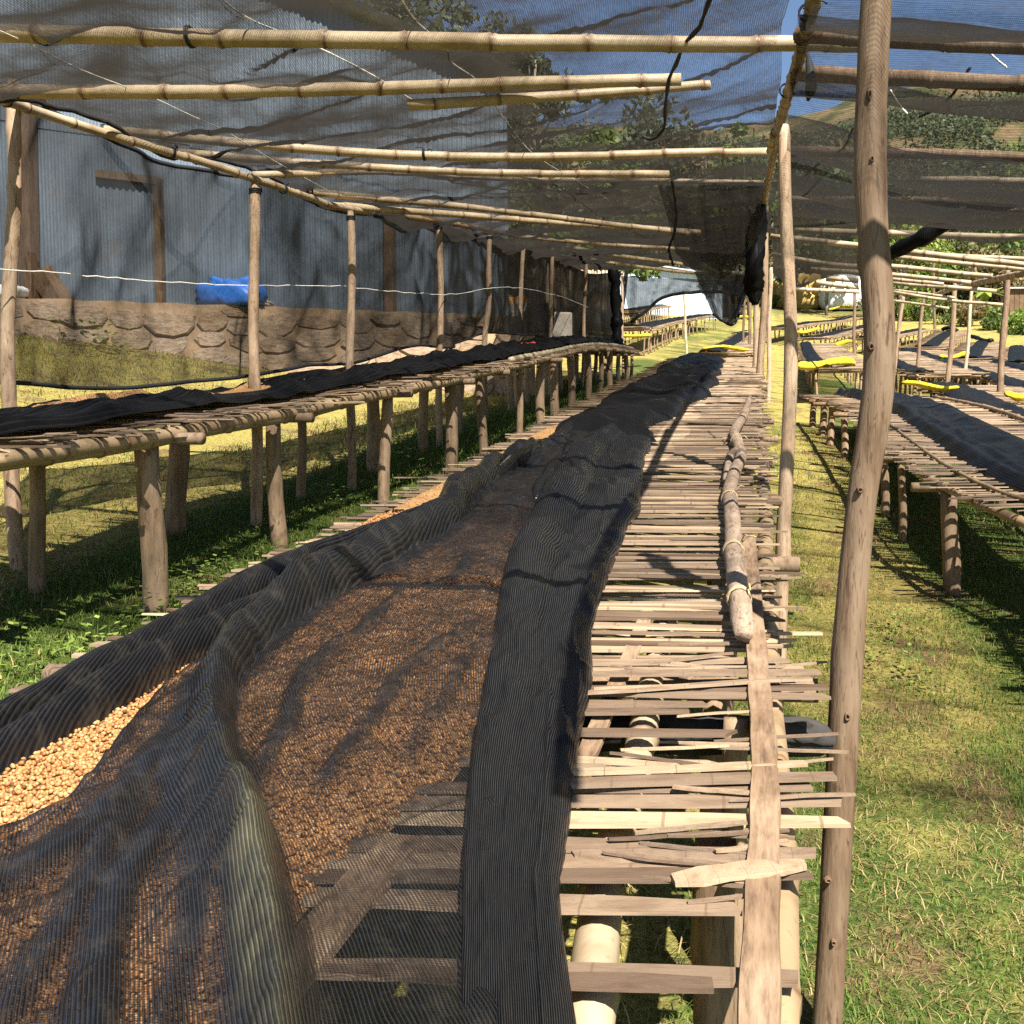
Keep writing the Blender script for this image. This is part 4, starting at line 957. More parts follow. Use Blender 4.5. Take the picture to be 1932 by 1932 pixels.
# ================================================================== SHADE FRAME
def post(px_top, px_base, py_base, py_top, r, label, d=None, mids=(), m='post', group='wooden shade posts', r_top=None, knots=4, seed=0, n=14, base=None, tie=True):
    g = hit(px_base, py_base, Gf) if d is None else at(px_base, py_base, d)
    g = np.array([g[0], g[1], Gf(g[0], g[1]) - .08]) if d is None else g
    dd = np.dot(g - EYE, FWD)
    pts = [g] + [at(a, b_, dd) for a, b_ in mids] + [at(px_top, py_top, dd)]
    k = 40; p = smooth_path(pts, k) if len(pts) > 2 else resample(pts, k); k = len(p); r_ = np.random.default_rng(seed)
    s_ = np.linspace(0, 1, k); amp = r * .25
    p[:, 0] += amp * np.sin(s_ * 9 + seed) * np.minimum(1, s_ * 4); p[:, 1] += amp * np.sin(s_ * 7 + 2 * seed) * np.minimum(1, s_ * 4)
    rt = r * .85 if r_top is None else r_top
    rad = (r + (rt - r) * s_) * (1 + .03 * np.sin(s_ * 23 + seed) + r_.normal(0, .015, k)); rad[-1] *= .75
    ov = 1 + r_.normal(0, .03, (1, n)) + r_.normal(0, .012, (k, n))
    for q in range(knots):
        i = r_.integers(4, k - 3); j = r_.integers(0, n); ov[i, j] += .26; ov[i - 1, j] += .08; ov[i + 1, j] += .10; ov[i, (j + 1) % n] += .10
    V, Fc = tube(p, rad, n, True, ov); o = obj('shade_post', V, Fc, M[m])
    if tie and r < .05 and m.startswith('post'): tie_ring(o, p[-2], p[-1] - p[-3], rad[-2] * 1.08, M['rubber'], 'lashing', 3, .005, True)
    return tag(o, label, 'post', group), p
fp_post, fpp = post(1668, 1554, 1975, -140, .0355, 'thick smooth tree trunk post standing closest, beside the middle bed', mids=((1590, 1500), (1622, 1000), (1652, 700), (1641, 400), (1650, 200)), r_top=.037, seed=3, knots=9, n=20)
def knot(parent, px, py, w, h, d):
    c = at(px, py, d); V = []; Fc = []; nn = 12; r_ = np.random.default_rng(px)
    prof = [(1.5, -.004), (1.15, .006), (.85, .011), (.6, .009), (.35, .002)]
    for (sc, o_) in prof:
        for j in range(nn):
            a_ = j / nn * 2 * math.pi; q = 1 + .12 * math.sin(3 * a_ + px) + r_.normal(0, .04); V.append(c + R_ * math.cos(a_) * w * sc * q + Z_ * math.sin(a_) * h * sc * q - FWD * o_)
    for i in range(len(prof) - 1):
        for j in range(nn): Fc.append((i * nn + j, i * nn + (j + 1) % nn, (i + 1) * nn + (j + 1) % nn, (i + 1) * nn + j))
    Fc.append(tuple((len(prof) - 1) * nn + j for j in range(nn))); return obj('knot', V, Fc, M['knot'], parent)
M['knot'] = m_wood('knot_wood', [(.05, .029, .016), (.11, .066, .037), (.18, .115, .068)], (30, 30, 30), .85, .8)
dpost = float(np.dot(fpp[len(fpp) // 2] - EYE, FWD))
for (px, py, w, h) in ((1644, 302, .0045, .006), (1643, 655, .006, .008), (1622, 925, .006, .006), (1598, 1352, .006, .009), (1572, 1777, .005, .006), (1640, 180, .004, .012), (1562, 1660, .007, .005)):
    row = (PPY - py) / FPX; i = int(np.argmin([abs((np.dot(q - EYE, UPV) / np.dot(q - EYE, FWD)) - row) for q in fpp])); q = fpp[i]
    pc = PPX + FPX * np.dot(q - EYE, R_) / np.dot(q - EYE, FWD); dq = np.dot(q - EYE, FWD); off = np.clip((px - pc) * dq / FPX, -.022, .022)
    knot(fp_post, int(pc + off * FPX / dq), py, w, h, dq - math.sqrt(.0365 ** 2 - off ** 2) + .002)
post(1478, 1470, 1245, 236, .037, 'straight pale post with a rounded top right of the middle bed', mids=((1486, 800), (1489, 500)), tie=False, m='post_sunlit', seed=4, knots=6, n=16)
post(24, 34, 1075, 152, .036, 'crooked pale post at the corner of the net roof near the yard', mids=((17, 800), (12, 640), (28, 380)), m='post_sunlit', seed=5, knots=6)
post(479, 483, 990, 345, .035, 'straight post before the blue tarpaulin bundle', m='post_sunlit', seed=6, knots=6)
post(661, 663, 925, 398, .033, 'post just right of the blue tarpaulin bundle', m='post_sunlit', seed=7)
post(830, 829, 845, 420, .034, 'post between the side net sags, fourth along the yard side', m='post_sunlit', seed=8)
post(925, 916, 800, 440, .035, 'bent post fifth along the yard side', mids=((915, 640), (922, 560)), m='post_sunlit', seed=9)
post(988, 972, 770, 456, .035, 'leaning post in front of the orange bundle', m='post_sunlit', seed=10)
post(1042, 1036, 750, 468, .034, 'slim post sixth along the yard side with net gathered behind', m='post_sunlit', seed=11)
post(1106, 1098, 735, 490, .033, 'forked thin post beside the dark net corner', m='post_sunlit', seed=12)
post(1173, 1176, 712, 512, .033, 'thin post at the far corner of the side net', m='post_sunlit', seed=13)
post(1290, 1296, 668, 546, .05, 'lone bamboo upright before the pale iron shed', m='bamboo_pale', seed=14, knots=0)
# ridge posts down the middle bed
post(1447, 1431, 815, 387, .055, 'dark split post carrying the ridge pole over the middle bed', m='leg', seed=15)
post(1430, 1419, 793, 540, .048, 'pale knotty post left of the dark split post', m='post_sunlit', seed=16)
post(1418, 1411, 700, 525, .05, 'thin ridge post farther behind the knotty post', seed=17)
post(1454, 1449, 760, 505, .05, 'pale ridge post just right of the dark split post', m='post_sunlit', seed=18)
post(1404, 1402, 690, 560, .045, 'slender ridge post at the far end of the middle bed', seed=19)
# posts in the right hand field
post(1902, 1882, 830, 508, .055, 'curved post with long roof pole in the field of beds', mids=((1893, 640),), seed=20)
post(1803, 1783, 800, 532, .05, 'leaning brown post third from the curved post', m='leg', seed=21)
post(1834, 1816, 760, 545, .045, 'straight bamboo upright between two leaning posts', m='bamboo_pale', seed=22, knots=0)
post(1743, 1723, 760, 556, .045, 'thin crooked brown post second from the thick front post', m='leg', seed=23)
post(1703, 1682, 752, 560, .05, 'thin dark post nearest to the thick front post', m='leg', seed=24)
post(1612, 1612, 720, 548, .05, 'pale thin post half hidden by the thick front post', seed=25)
post(1760, 1764, 640, 470, .09, 'grey whitish trunk post far in the field', seed=26)

POLE_G = 'bamboo poles of the shade roof'
def pole(px, r, label, surf=roof, m='bamboo', dz=0.0, seed=0, node=.34, group=POLE_G, ties=(), n=12, mids=True):
    P_ = []
    for q in px:
        if len(q) == 3: P_.append(at(*q))
        else: P_.append(hit(q[0], q[1], lambda x, y: surf(x, y) + dz, 1.0, 60))
    p = smooth_path(P_, max(12, 6 * len(P_))) if len(P_) > 2 else resample(P_, 10)
    V, Fc, a = bamboo_geo(p, r, node, n, seed, .12, .008); root = thing('bamboo_pole', p[0], label, 'bamboo pole', group)
    obj('culm', V, Fc, M[m], root, True, attrs={'nod': a})
    for i in ties:
        q = int(i * (len(p) - 1)); q = min(q, len(p) - 2); tie_ring(root, p[q], p[q + 1] - p[q], r * 1.12, M['rubber'], 'tie', 2, .004, True)
    return p
RZ = roof
pole([(-40, 62, 3.95), (700, 74, 4.02), (1640, 84, 4.1)], .034, 'thickest bamboo pole, topmost of those crossing overhead', seed=1, ties=(.05, .33))
pole([(-30, 172, 4.85), (500, 174, 4.85), (1285, 150, 4.9)], .033, 'second bamboo pole from the top, starting at the corner post', seed=2)
pole([(770, 198, 4.9), (1100, 180, 5.0), (1340, 160, 5.1)], .026, 'short bamboo pole with a cut hollow end under the second pole', seed=3)
pole([(196, 246, 6.2), (800, 292, 6.6), (1455, 286, 6.9)], .030, 'third bamboo pole from the top reaching the ridge', seed=4, ties=(.03, .5))
pole([(310, 286, 6.9), (800, 322, 7.4), (1262, 328, 7.7)], .029, 'fourth bamboo pole close below the third', seed=5, ties=(.03,))
pole([(478, 330, 7.0), (760, 326, 8.0), (1000, 336, 8.7), (1440, 345, 9.0)], .024, 'thin bamboo pole partly hidden above the net', seed=6)
pole([(585, 362, 7.9), (900, 392, 9.3), (1300, 440, 10.6)], .03, 'bamboo pole slanting away above the side net, upper of two', seed=7, ties=(.04,))
pole([(618, 388, 8.0), (900, 408, 9.6), (1320, 438, 11.4)], .03, 'bamboo pole slanting away above the side net, lower of two', seed=8)
pole([(-30, 176, 4.7), (100, 218, 5.4), (475, 336, 6.5), (625, 388, 7.7), (700, 402, 8.6)], .026, 'long bamboo pole resting on the post tops along the yard', seed=9, ties=(.12, .42, .6), node=.3)
pole([(770, 408, 9.2), (830, 418, 10.1), (978, 446, 12.4)], .03, 'dull bamboo pole continuing along the yard side posts', m='bamboo_dull', seed=10)
pole([(1068, 468, 15.5), (1139, 498, 20)], .03, 'far bamboo pole leading to the dark net corner', seed=11)
pole([(1068, 466, 15), (1180, 485, 16.5), (1300, 500, 17.5)], .034, 'far bamboo cross pole over the side net corner', seed=12)
pole([(1100, 488, 18), (1220, 505, 19), (1340, 518, 20)], .034, 'farther bamboo cross pole behind it', seed=13)
pole([(980, 446, 12.8), (1150, 462, 13.5), (1300, 470, 14)], .026, 'thin bamboo pole pressed under the grey net', seed=14)
# cross poles just above the frame, known by their shadow bands on the near net
for yy_, lb in ((1.75, 'bamboo pole overhead nearest the viewer, shading the net in a band'), (2.95, 'bamboo pole overhead just above the topmost visible one')):
    pp = np.array([[-2.2, yy_ - .05, roof(-2.2, yy_) + .06], [-.8, yy_ + .02, roof(-.8, yy_) + .05], [1.1, yy_ + .04, roof(1.1, yy_) + .06]])
    V, Fc, a = bamboo_geo(resample(pp, 12), .03, .34, 10, int(yy_ * 10), .1, .006); rt_ = thing('bamboo_pole', pp[0], lb, 'bamboo pole', POLE_G); obj('culm', V, Fc, M['bamboo'], rt_, True, attrs={'nod': a})
# ridge
pole([(2600, -2400, .55), (1800, -900, 1.35), (1600, -300, 2.55), (1530, 0, 3.5), (1506, 95, 4.2), (1480, 185, 5.0), (1462, 262, 6.2), (1447, 345, 8.2), (1441, 400, 10.4), (1440, 470, 16)], .027, 'ridge pole running away above the middle bed', seed=15, node=.26, ties=(.22, .36, .42, .55, .66))
pole([(1452, 285, 6.4), (1466, 240, 5.9), (1478, 198, 5.3)], .022, 'short split bamboo end lashed below the ridge pole', seed=16, node=.2)
# right side purlins above the net
pole([(1500, 138, 4.4), (1720, 148, 4.2), (2020, 162, 4.0)], .035, 'weathered pole seen through the net right of the thick post, upper', m='post', seed=17)
pole([(1500, 66, 3.9), (1750, 80, 3.8), (2020, 92, 3.7)], .030, 'weathered pole along the top edge right of the thick post', m='post', seed=18)
pole([(1490, 285, 6.6), (1700, 290, 6.4), (2000, 300, 6.2)], .034, 'pole seen through the net before the hillside', m='post', seed=19)
pole([(1737, 340, 7.0), (1850, 341, 6.9), (2000, 342, 6.8)], .026, 'bright bamboo pole emerging from the net near the frame edge', seed=20)
pole([(1480, 376, 8.6), (1667, 378, 8.3), (2000, 384, 7.9)], .030, 'bamboo pole above the black rolled net edge', seed=21)
pole([(1810, 395, 8.6), (2000, 398, 8.4)], .022, 'thin bamboo pole doubled under the one above the net edge', seed=22)
pole([(1500, 435, 10), (1700, 441, 9.7), (2000, 448, 9.4)], .032, 'whitish bamboo pole before the green trees', m='bamboo_pale', seed=23)
GR = 'thin bamboo poles over the right hand rows'
for i, (a, r, mm, lb) in enumerate([
        ([(1455, 446, 11), (1612, 462, 10.6), (1690, 471, 10.4), (1960, 503, 9.8)], .032, 'bamboo', 'bamboo pole slanting from the ridge posts down to the curved post'),
        ([(1673, 477, 13), (1960, 490, 12.4)], .03, 'bamboo_pale', 'white bleached bamboo pole just under the slanting pole'),
        ([(1673, 483, 12), (1960, 511, 11.4)], .028, 'bamboo', 'thin bamboo pole running close under the slanting pole'),
        ([(1459, 480, 13.5), (1585, 502, 13), (1674, 502, 13), (1873, 521, 12.6)], .032, 'bamboo', 'bamboo pole from the ridge posts ending at the leaning post'),
        ([(1530, 508, 15), (1674, 518, 14.6), (1832, 533, 14.2)], .034, 'bamboo_pale', 'pale bamboo pole above two shorter ones'),
        ([(1674, 526, 15.5), (1780, 536, 15)], .03, 'bamboo', 'short bamboo pole beside the thick front post'),
        ([(1674, 533, 16), (1880, 549, 15.5)], .034, 'bamboo_pale', 'grey bamboo pole crossing behind the leaning post'),
        ([(1685, 551, 18), (1780, 566, 17.5), (1895, 575, 17)], .03, 'bamboo', 'lower bamboo pole tied to the bamboo upright'),
        ([(1688, 548, 19), (1800, 562, 18)], .03, 'bamboo', 'short lower bamboo pole between thin posts'),
        ([(1676, 566, 20), (1790, 582, 19)], .026, 'bamboo', 'lowest thin bamboo pole over the beds'),
        ([(1560, 524, 19), (1620, 530, 19)], .05, 'bamboo_pale', 'white pole end left of the thick front post, upper'),
        ([(1540, 533, 21), (1622, 543, 21)], .05, 'bamboo_pale', 'white pole end left of the thick front post, lower'),
        ([(1500, 545, 25), (1622, 551, 25)], .05, 'bamboo_pale', 'white pole left of the thick front post above the white heap'),
        ([(1960, 505, 12.8), (1910, 520, 13.5), (1808, 541, 17), (1760, 558, 20)], .045, 'bamboo_dull', 'dark roof pole on the field posts running away')]):
    pole(a, r, lb, m=mm, seed=40 + i, group=GR, n=8)

# ================================================================== NETS OVERHEAD
def sheet(name, us, vs, pf, m, parent, lay=None, uvs=1.0, uvrot=False):
    U, Vv = np.meshgrid(us, vs, indexing='ij'); P_ = pf(U.ravel(), Vv.ravel()); nu, nv = len(us), len(vs)
    i = np.arange(nu - 1)[:, None] * nv + np.arange(nv - 1)[None]; Fc = np.stack([i, i + nv, i + nv + 1, i + 1], -1).reshape(-1, 4)
    uv = np.stack([U.ravel(), Vv.ravel()], 1) * uvs
    if uvrot: uv = uv[:, ::-1]
    l = np.zeros(len(P_)) if lay is None else lay(U.ravel(), Vv.ravel())
    return obj(name, P_, Fc, m, parent, uv=uv, attrs={'lay': l}), P_.reshape(nu, nv, 3)
roofn = thing('shade_net', (-1.6, 6, roof(-1.6, 6)), 'large sheer dark net stretched overhead between bamboo poles and the yard posts', 'shade net')
SUP = np.array([-1.2, .6, 2.2, 3.95, 4.85, 6.55, 7.4, 9.0, 10.6, 12.4, 14.5, 16.6, 18.8, 21.0])
def sagf(y, sup):
    i = np.clip(np.searchsorted(sup, y) - 1, 0, len(sup) - 2); t_ = (y - sup[i]) / (sup[i + 1] - sup[i]); w = sup[i + 1] - sup[i]
    return 4 * t_ * (1 - t_) * np.minimum(.22, .10 * w)
roofv = np.vectorize(roof)
def pf_left(x, y):
    yy = y + .10 * (-x) * .15
    z = roofv(x, yy) + np.interp(yy, [3, 5, 7, 9], [.18, .18, .13, .08]) - np.interp(yy, [3.2, 4.2, 6.5, 8, 10, 12], [.15, .5, .3, .5, .7, .4]) * sagf(yy, SUP) * (.75 + .35 * vnoise(x * .8, yy * .6, 101))
    z = z + .028 * fbm(x * 1.1 + yy * .9, yy * .8 - x * .4, 102, 3) + .030 * np.abs(fbm((x + yy * .8) * 3.2, (yy - x) * .7, 104, 4)) - .05 * np.maximum(0, 1 - 3 * np.abs(fbm((x * .6 + yy) * 1.7, (yy - x) * .55, 108, 3)))
    edge = np.clip((-3.2 - x) / .3, 0, 1); z = z - edge * (.02 + .04 * np.sin(yy * 3.3))
    return np.stack([x + .04 * vnoise(yy * 1.3, x * 0, 103), yy, z], 1)
def lay_left(x, y): return .34 * np.maximum(0, 1 - 7 * np.abs(fbm((x * .6 + y) * 1.7, (y - x) * .55, 108, 3))) + .24 * np.maximum(0, 1 - 8 * np.abs(fbm((x + y * .5) * 3.1, (y - x) * .9, 109, 3))) + .50 * np.maximum(0, fbm((x + y * .8) * 3.2, (y - x) * .7, 104, 4)) + .25 * fbm((x * .5 + y) * 6, (y - x) * .9, 107, 3) * .5 + .35 * (y > 11.5) + .12 * (y > 8.8) - .34 * np.clip((x + 1.5) / .8, 0, 1) * (y < 8)
o, gr = sheet('net_panel', np.linspace(-3.55, .12, 130), np.linspace(2.5, 21, 420), pf_left, M['net_roof'], roofn, lay_left)
V, Fc = tube(gr[0][::3], .012, 6); obj('hem', V, Fc, M['hem'], roofn)
def cord(px, r, m, parent, name='cord', surf=None, k=30):
    sf = surf or (lambda x, y: float(pf_left(np.array([x]), np.array([y]))[0, 2]) - .006)
    P_ = smooth_path([at(*q) if len(q) == 3 else hit(q[0], q[1], sf, 1, 40) for q in px], k)
    P_ = P_ + rng.normal(0, r * .15, P_.shape); V, Fc = tube(P_, r * (1 + .25 * np.sin(np.arange(len(P_)) * 2.1)), 6); return obj(name, V, Fc, m, parent)
cord([(745, -20), (790, 45), (840, 85), (855, 120), (905, 155), (945, 215), (1000, 285), (1060, 325), (1145, 375)], .0024, M['cord'], roofn)
cord([(-30, 45), (60, 85), (150, 130), (290, 185), (370, 222), (430, 250), (520, 305), (620, 360)], .0024, M['cord'], roofn)
cord([(395, -20), (470, 35), (590, 85), (700, 140), (780, 190)], .0035, M['cord'], roofn)
cord([(960, 330), (1050, 350), (1120, 400), (1180, 430), (1220, 450)], .004, M['rubber'], roofn)
# strip of net along the ridge, left of it, with black seam rope
cord([(1346, -20, 3.6), (1320, 50, 3.9), (1288, 85, 4.1), (1280, 110, 4.3), (1262, 150, 4.7), (1256, 200, 5.2), (1252, 245, 5.6), (1230, 262, 5.7), (1212, 258, 5.7)], .009, M['hem'], roofn, 'seam_rope')
cord([(1268, 340, 8.2), (1276, 400, 8.6), (1272, 440, 8.8), (1262, 470, 9), (1270, 500, 9.2)], .012, M['hem'], roofn, 'seam_rope')
# right panel, hung under its purlins
rightn = thing('shade_net', (1.2, 5, roof(1.2, 5)), 'dark net sagging in scallops right of the ridge pole, hung under poles', 'shade net')
SUPR = np.array([.3, 2.0, 2.9, 3.7, 4.6, 5.7, 6.9, 8.2, 9.6])
def pf_right(x, y):
    q = np.maximum(x - .15, 0); y2 = y - .06 * q
    z = roofv(0 * x, y2) - .02 - 2.3 * sagf(y2, SUPR) * (1 + .3 * vnoise(x, y, 111)) - .24 * np.abs(np.sin(q / 2.6 * math.pi)) * (.7 + .3 * np.sin(y * 1.3)) - .02 * q
    z = z + .022 * fbm(x * 1.5 + y * 1.8, y * 1.2, 112, 3) + .016 * np.abs(fbm(x * 1.3 + y * 4.2, y * .6, 113, 3))
    return np.stack([x, y2, z], 1)
def lay_right(x, y): return .34 * np.maximum(0, 1 - 7 * np.abs(fbm(x * .8 + y * 2.4, y * .5 - x * .7, 118, 3))) + .22 * np.maximum(0, 1 - 8 * np.abs(fbm(x * 1.1 + y * 4, y * .4, 119, 3))) + .25 * np.maximum(0, fbm(x * 1.3 + y * 4.2, y * .6, 113, 3)) - .28
o, gr = sheet('net_panel', np.linspace(.13, 4.6, 110), np.linspace(2.0, 9.0, 180), pf_right, M['net_roof'], rightn, lay_right, uvrot=True)
ep = smooth_path([at(*q) for q in ((1655, 500, 8.8), (1690, 474, 8.7), (1735, 452, 8.5), (1780, 425, 8.4), (1830, 398, 8.2), (1885, 388, 8.0), (1990, 355, 7.6))], 42); k = len(ep)
V, Fc = tube(ep, np.interp(np.linspace(0, 1, k), [0, .15, .45, .6, .8, 1], [.02, .06, .07, .035, .05, .05]) * (1 + .12 * np.sin(np.arange(k) * .9)), 12, True, 1 + rr.normal(0, .07, (1, 12)) + rr.normal(0, .05, (k, 12)))
obj('rolled_edge', V, Fc, M['net_bed_far'], rightn, uv=V[:, :2], attrs={'lay': np.full(len(V), .3)})
cord([(1680, 170, 4.4), (1695, 195, 4.4), (1712, 215, 4.4)], .004, M['cord'], rightn)
cord([(1862, 75, 3.9), (1868, 100, 3.9), (1900, 128, 3.9)], .004, M['cord'], rightn)
cord([(1830, 128, 4.1), (1800, 175, 4.3), (1765, 205, 4.5), (1735, 220, 4.6)], .006, M['hem'], rightn, 'seam_rope')
cord([(1610, 240, 5.3), (1590, 280, 5.6), (1550, 305, 5.9), (1520, 330, 6.3)], .006, M['hem'], rightn, 'seam_rope')
# dark strap dangling from the ridge lashing
st = smooth_path([at(1522, 95, 4.2), at(1528, 130, 4.2), at(1531, 160, 4.2), at(1524, 190, 4.2)], 12)
V, Fc = tube(st, np.array([.006, .008, .011, .016, .018, .02, .021, .022, .023, .024, .02, .012, .005][:len(st)]), 8); V[:, 1] = V[:, 1].mean() + (V[:, 1] - V[:, 1].mean()) * .4
o = obj('rubber_strap', V, Fc, M['hem']); tag(o, 'black rubber strap dangling from the ridge pole lashing', 'strap')
# net bundle hanging at the ridge
bun = thing('net_bundle', at(1428, 560, 9.8), 'dark bunched net hanging from the ridge pole in front of the posts', 'net')
bp = smooth_path([at(1438, 385, 9.6), at(1428, 440, 9.7), at(1424, 500, 9.7), at(1422, 545, 9.8), at(1426, 575, 9.8)], 30); k = len(bp)
rd = np.interp(np.linspace(0, 1, k), [0, .15, .35, .5, .7, .9, 1], [.03, .075, .085, .07, .085, .055, .02]); ov = 1 + .26 * np.sin(np.arange(16) * 2.7)[None] + rr.normal(0, .09, (k, 16))
V, Fc = tube(bp, rd, 16, True, ov); obj('bunch', V, Fc, M['net_bed_far'], bun, uv=V[:, :2], attrs={'lay': np.full(len(V), .3)})
def flap(px_top, px_bot, d0, d1, name, parent, m, n=40, k=36, fold=.05, lay=.2, belly=0.0):
    T0 = smooth_path([at(a, b_, d0) for a, b_ in px_top], n); B0 = smooth_path([at(a, b_, d1) for a, b_ in px_bot], n)
    T0 = resample(T0, n); B0 = resample(B0, n); s_ = np.linspace(0, 1, k)[:, None, None]
    P_ = T0[None] * (1 - s_) + B0[None] * s_
    a = np.arange(n)[None] * np.ones((k, 1)); sv = np.linspace(0, 1, k)[:, None] * np.ones((1, n))
    off = fold * fbm(a * .35, sv * 1.2, 121, 3) + fold * .6 * np.abs(vnoise(a * .8 + sv * 3, sv * .8, 125)) + belly * np.sin(sv * math.pi)
    P_ = P_ - FWD[None, None] * off[..., None]
    P_ = P_.reshape(-1, 3); i = np.arange(k - 1)[:, None] * n + np.arange(n - 1)[None]; Fc = np.stack([i, i + 1, i + n + 1, i + n], -1).reshape(-1, 4)
    ext = np.linalg.norm(T0[-1] - T0[0]); eh = np.linalg.norm(P_[0] - P_[-n])
    uv = np.stack([(a / n * ext).ravel(), (sv * eh).ravel()], 1)
    l_ = lay + .3 * np.clip(fbm(a * .8 + sv * 3, sv * .8, 125, 2), 0, 1)
    return obj(name, P_, Fc, m, parent, uv=uv, attrs={'lay': l_.ravel()}), P_.reshape(k, n, 3)
flap([(1240, 345), (1330, 352), (1440, 340)], [(1275, 478), (1310, 505), (1360, 528), (1400, 490), (1432, 440)], 8.6, 9.2, 'flap', bun, M['net_roof'], lay=.25, belly=.15)
flap([(1270, 470), (1360, 480), (1425, 470)], [(1290, 500), (1345, 526), (1390, 530), (1425, 520)], 10, 10.4, 'flap', bun, M['net_roof'], lay=.3, belly=.1)
o, P2 = flap([(1310, 512), (1360, 516), (1420, 522)], [(1345, 592), (1365, 607), (1384, 612), (1402, 575)], 16, 15, 'flap', bun, M['net_side'], lay=.1)
V, Fc = tube(P2[-1], .02, 6); obj('hem', V, Fc, M['hem'], bun)
V, Fc = tube(smooth_path([at(1370, 612, 14.9), at(1388, 590, 14.9), at(1402, 555, 15), at(1410, 530, 15)], 12), .022, 6); obj('hem', V, Fc, M['hem'], bun)

farn = thing('shade_net', at(1535, 520, 11.5), 'grey net drooping between the ridge posts and the thick front post', 'shade net')
flap([(1455, 448), (1530, 455), (1618, 462)], [(1458, 515), (1500, 545), (1545, 528), (1590, 520), (1620, 545)], 11.2, 12.5, 'net_panel', farn, M['net_roof'], lay=.12, belly=.1)
flap([(1456, 385), (1530, 400), (1618, 392)], [(1458, 440), (1530, 462), (1618, 448)], 9.2, 9.8, 'net_panel', farn, M['net_roof'], lay=.10, belly=.12)
# ================================================================== SIDE NET
side = thing('side_net', at(300, 700, 6.5), 'sheer dark net hung as a curtain behind the posts along the yard', 'net')
tops = [(-60, 150, 5.1), (40, 178, 5.3), (130, 226, 5.55), (233, 278, 5.9), (330, 310, 6.2), (413, 325, 6.5), (480, 342, 6.75), (570, 372, 7.4), (663, 402, 8.1), (770, 405, 9.3), (800, 412, 9.8), (840, 425, 10.4), (868, 436, 11), (905, 450, 11.6), (930, 446, 12.2), (958, 458, 12.9), (990, 475, 13.8), (1020, 462, 14.8), (1045, 485, 15.8), (1085, 510, 17.2), (1120, 518, 18.6), (1162, 512, 20)]
bots = [(-60, 720, 5.0), (40, 724, 5.2), (130, 731, 5.45), (233, 732, 5.8), (330, 722, 6.1), (413, 714, 6.4), (480, 706, 6.7), (570, 690, 7.3), (663, 684, 8.0), (770, 655, 9.2), (800, 652, 9.7), (840, 656, 10.3), (868, 644, 10.9), (905, 630, 11.5), (930, 628, 12.1), (958, 630, 12.8), (990, 632, 13.7), (1020, 630, 14.7), (1045, 632, 15.7), (1085, 634, 17.1), (1120, 640, 18.5), (1162, 648, 19.9)]
nS, kS = 260, 60
Tp = smooth_path([at(q[0], q[1], q[2] * 1.09) for q in tops], nS); Bp = smooth_path([at(q[0], q[1], q[2] * 1.09) for q in bots], nS); nS = len(Tp)
sv = np.linspace(0, 1, kS)[:, None] * np.ones((1, nS)); a = np.arange(nS)[None] / nS * 16 * np.ones((kS, 1))
P_ = Tp[None] * (1 - sv[..., None]) + Bp[None] * sv[..., None]
off = .05 * fbm(a * 1.6 + sv * 1.2, sv * 1.6, 131, 3) + .07 * np.abs(fbm(a * .9 - sv * 1.6, sv * 1.3 + a * .3, 133, 2)) + .05 * np.abs(vnoise(a * 9, sv * 1.1, 135)) * np.clip((a - 9) / 2, 0, 1)
P_[..., 0] += off; fol = np.clip(np.abs(vnoise(a * 9, sv * 1.1, 135)), 0, 1) * np.clip((a - 9) / 2, 0, 1)
i = np.arange(kS - 1)[:, None] * nS + np.arange(nS - 1)[None]; Fc = np.stack([i, i + 1, i + nS + 1, i + nS], -1).reshape(-1, 4)
uv = np.stack([a.ravel() * 1.0, sv.ravel() * 2.2], 1)
lay = .34 * (1 - fol) ** 4 * np.clip((a - 9) / 2, 0, 1) + .22 * np.clip(fbm(a * .55 - sv * 1.6, sv * 1.3 + a * .25, 133, 2), 0, 1) - .16 * np.clip(fbm(a * 1.3 - sv * 2.4, sv * .9 + a * .5, 137, 2) - .25, 0, .4) + .1 * np.clip((a - 8) / 3, 0, 1)
obj('curtain', P_.reshape(-1, 3), Fc, M['net_side'], side, uv=uv, attrs={'lay': lay.ravel()})
V, Fc = tube(P_[-1][::2], .014, 6); obj('hem', V, Fc, M['hem'], side)
V, Fc = tube(P_[0][::2], .016, 6); obj('hem', V, Fc, M['hem'], side)
rp = smooth_path([at(*q) for q in ((-40, 508, 4.95), (60, 512, 5.2), (220, 524, 5.7), (340, 533, 6.1), (480, 538, 6.6), (640, 540, 7.8), (760, 552, 9.1), (860, 555, 10.6), (930, 543, 11.8), (990, 545, 13.4), (1060, 560, 16), (1110, 580, 18)) ], 90)
V, Fc = tube(rp + rng.normal(0, .003, rp.shape), .0034, 6); obj('cord', V, Fc, M['cord'], side)
# dark gathered corner
cp = smooth_path([at(1158, 508, 20), at(1162, 560, 20), at(1164, 610, 20), at(1163, 650, 20)], 24); k = len(cp)
V, Fc = tube(cp + rr.normal(0, .012, cp.shape), .085 + .012 * np.sin(np.arange(k) * .9), 14, True, 1 + .28 * np.sin(np.arange(14) * 2.7)[None] + rr.normal(0, .06, (k, 14))); obj('gathered_corner', V, Fc, M['net_bed_far'], side, uv=V[:, :2], attrs={'lay': np.full(len(V), .3)})
# end curtain crossing behind
endn = thing('side_net', at(1250, 590, 22), 'net sagging across the far end of the roof before the pale shed', 'net')
o, P2 = flap([(1172, 520), (1250, 525), (1340, 528), (1405, 530)], [(1190, 608), (1215, 590), (1250, 562), (1300, 552), (1345, 550), (1400, 556)], 21, 21, 'curtain', endn, M['net_side'], lay=.25)
V, Fc = tube(P2[-1], .035, 6); obj('hem', V, Fc, M['hem'], endn)

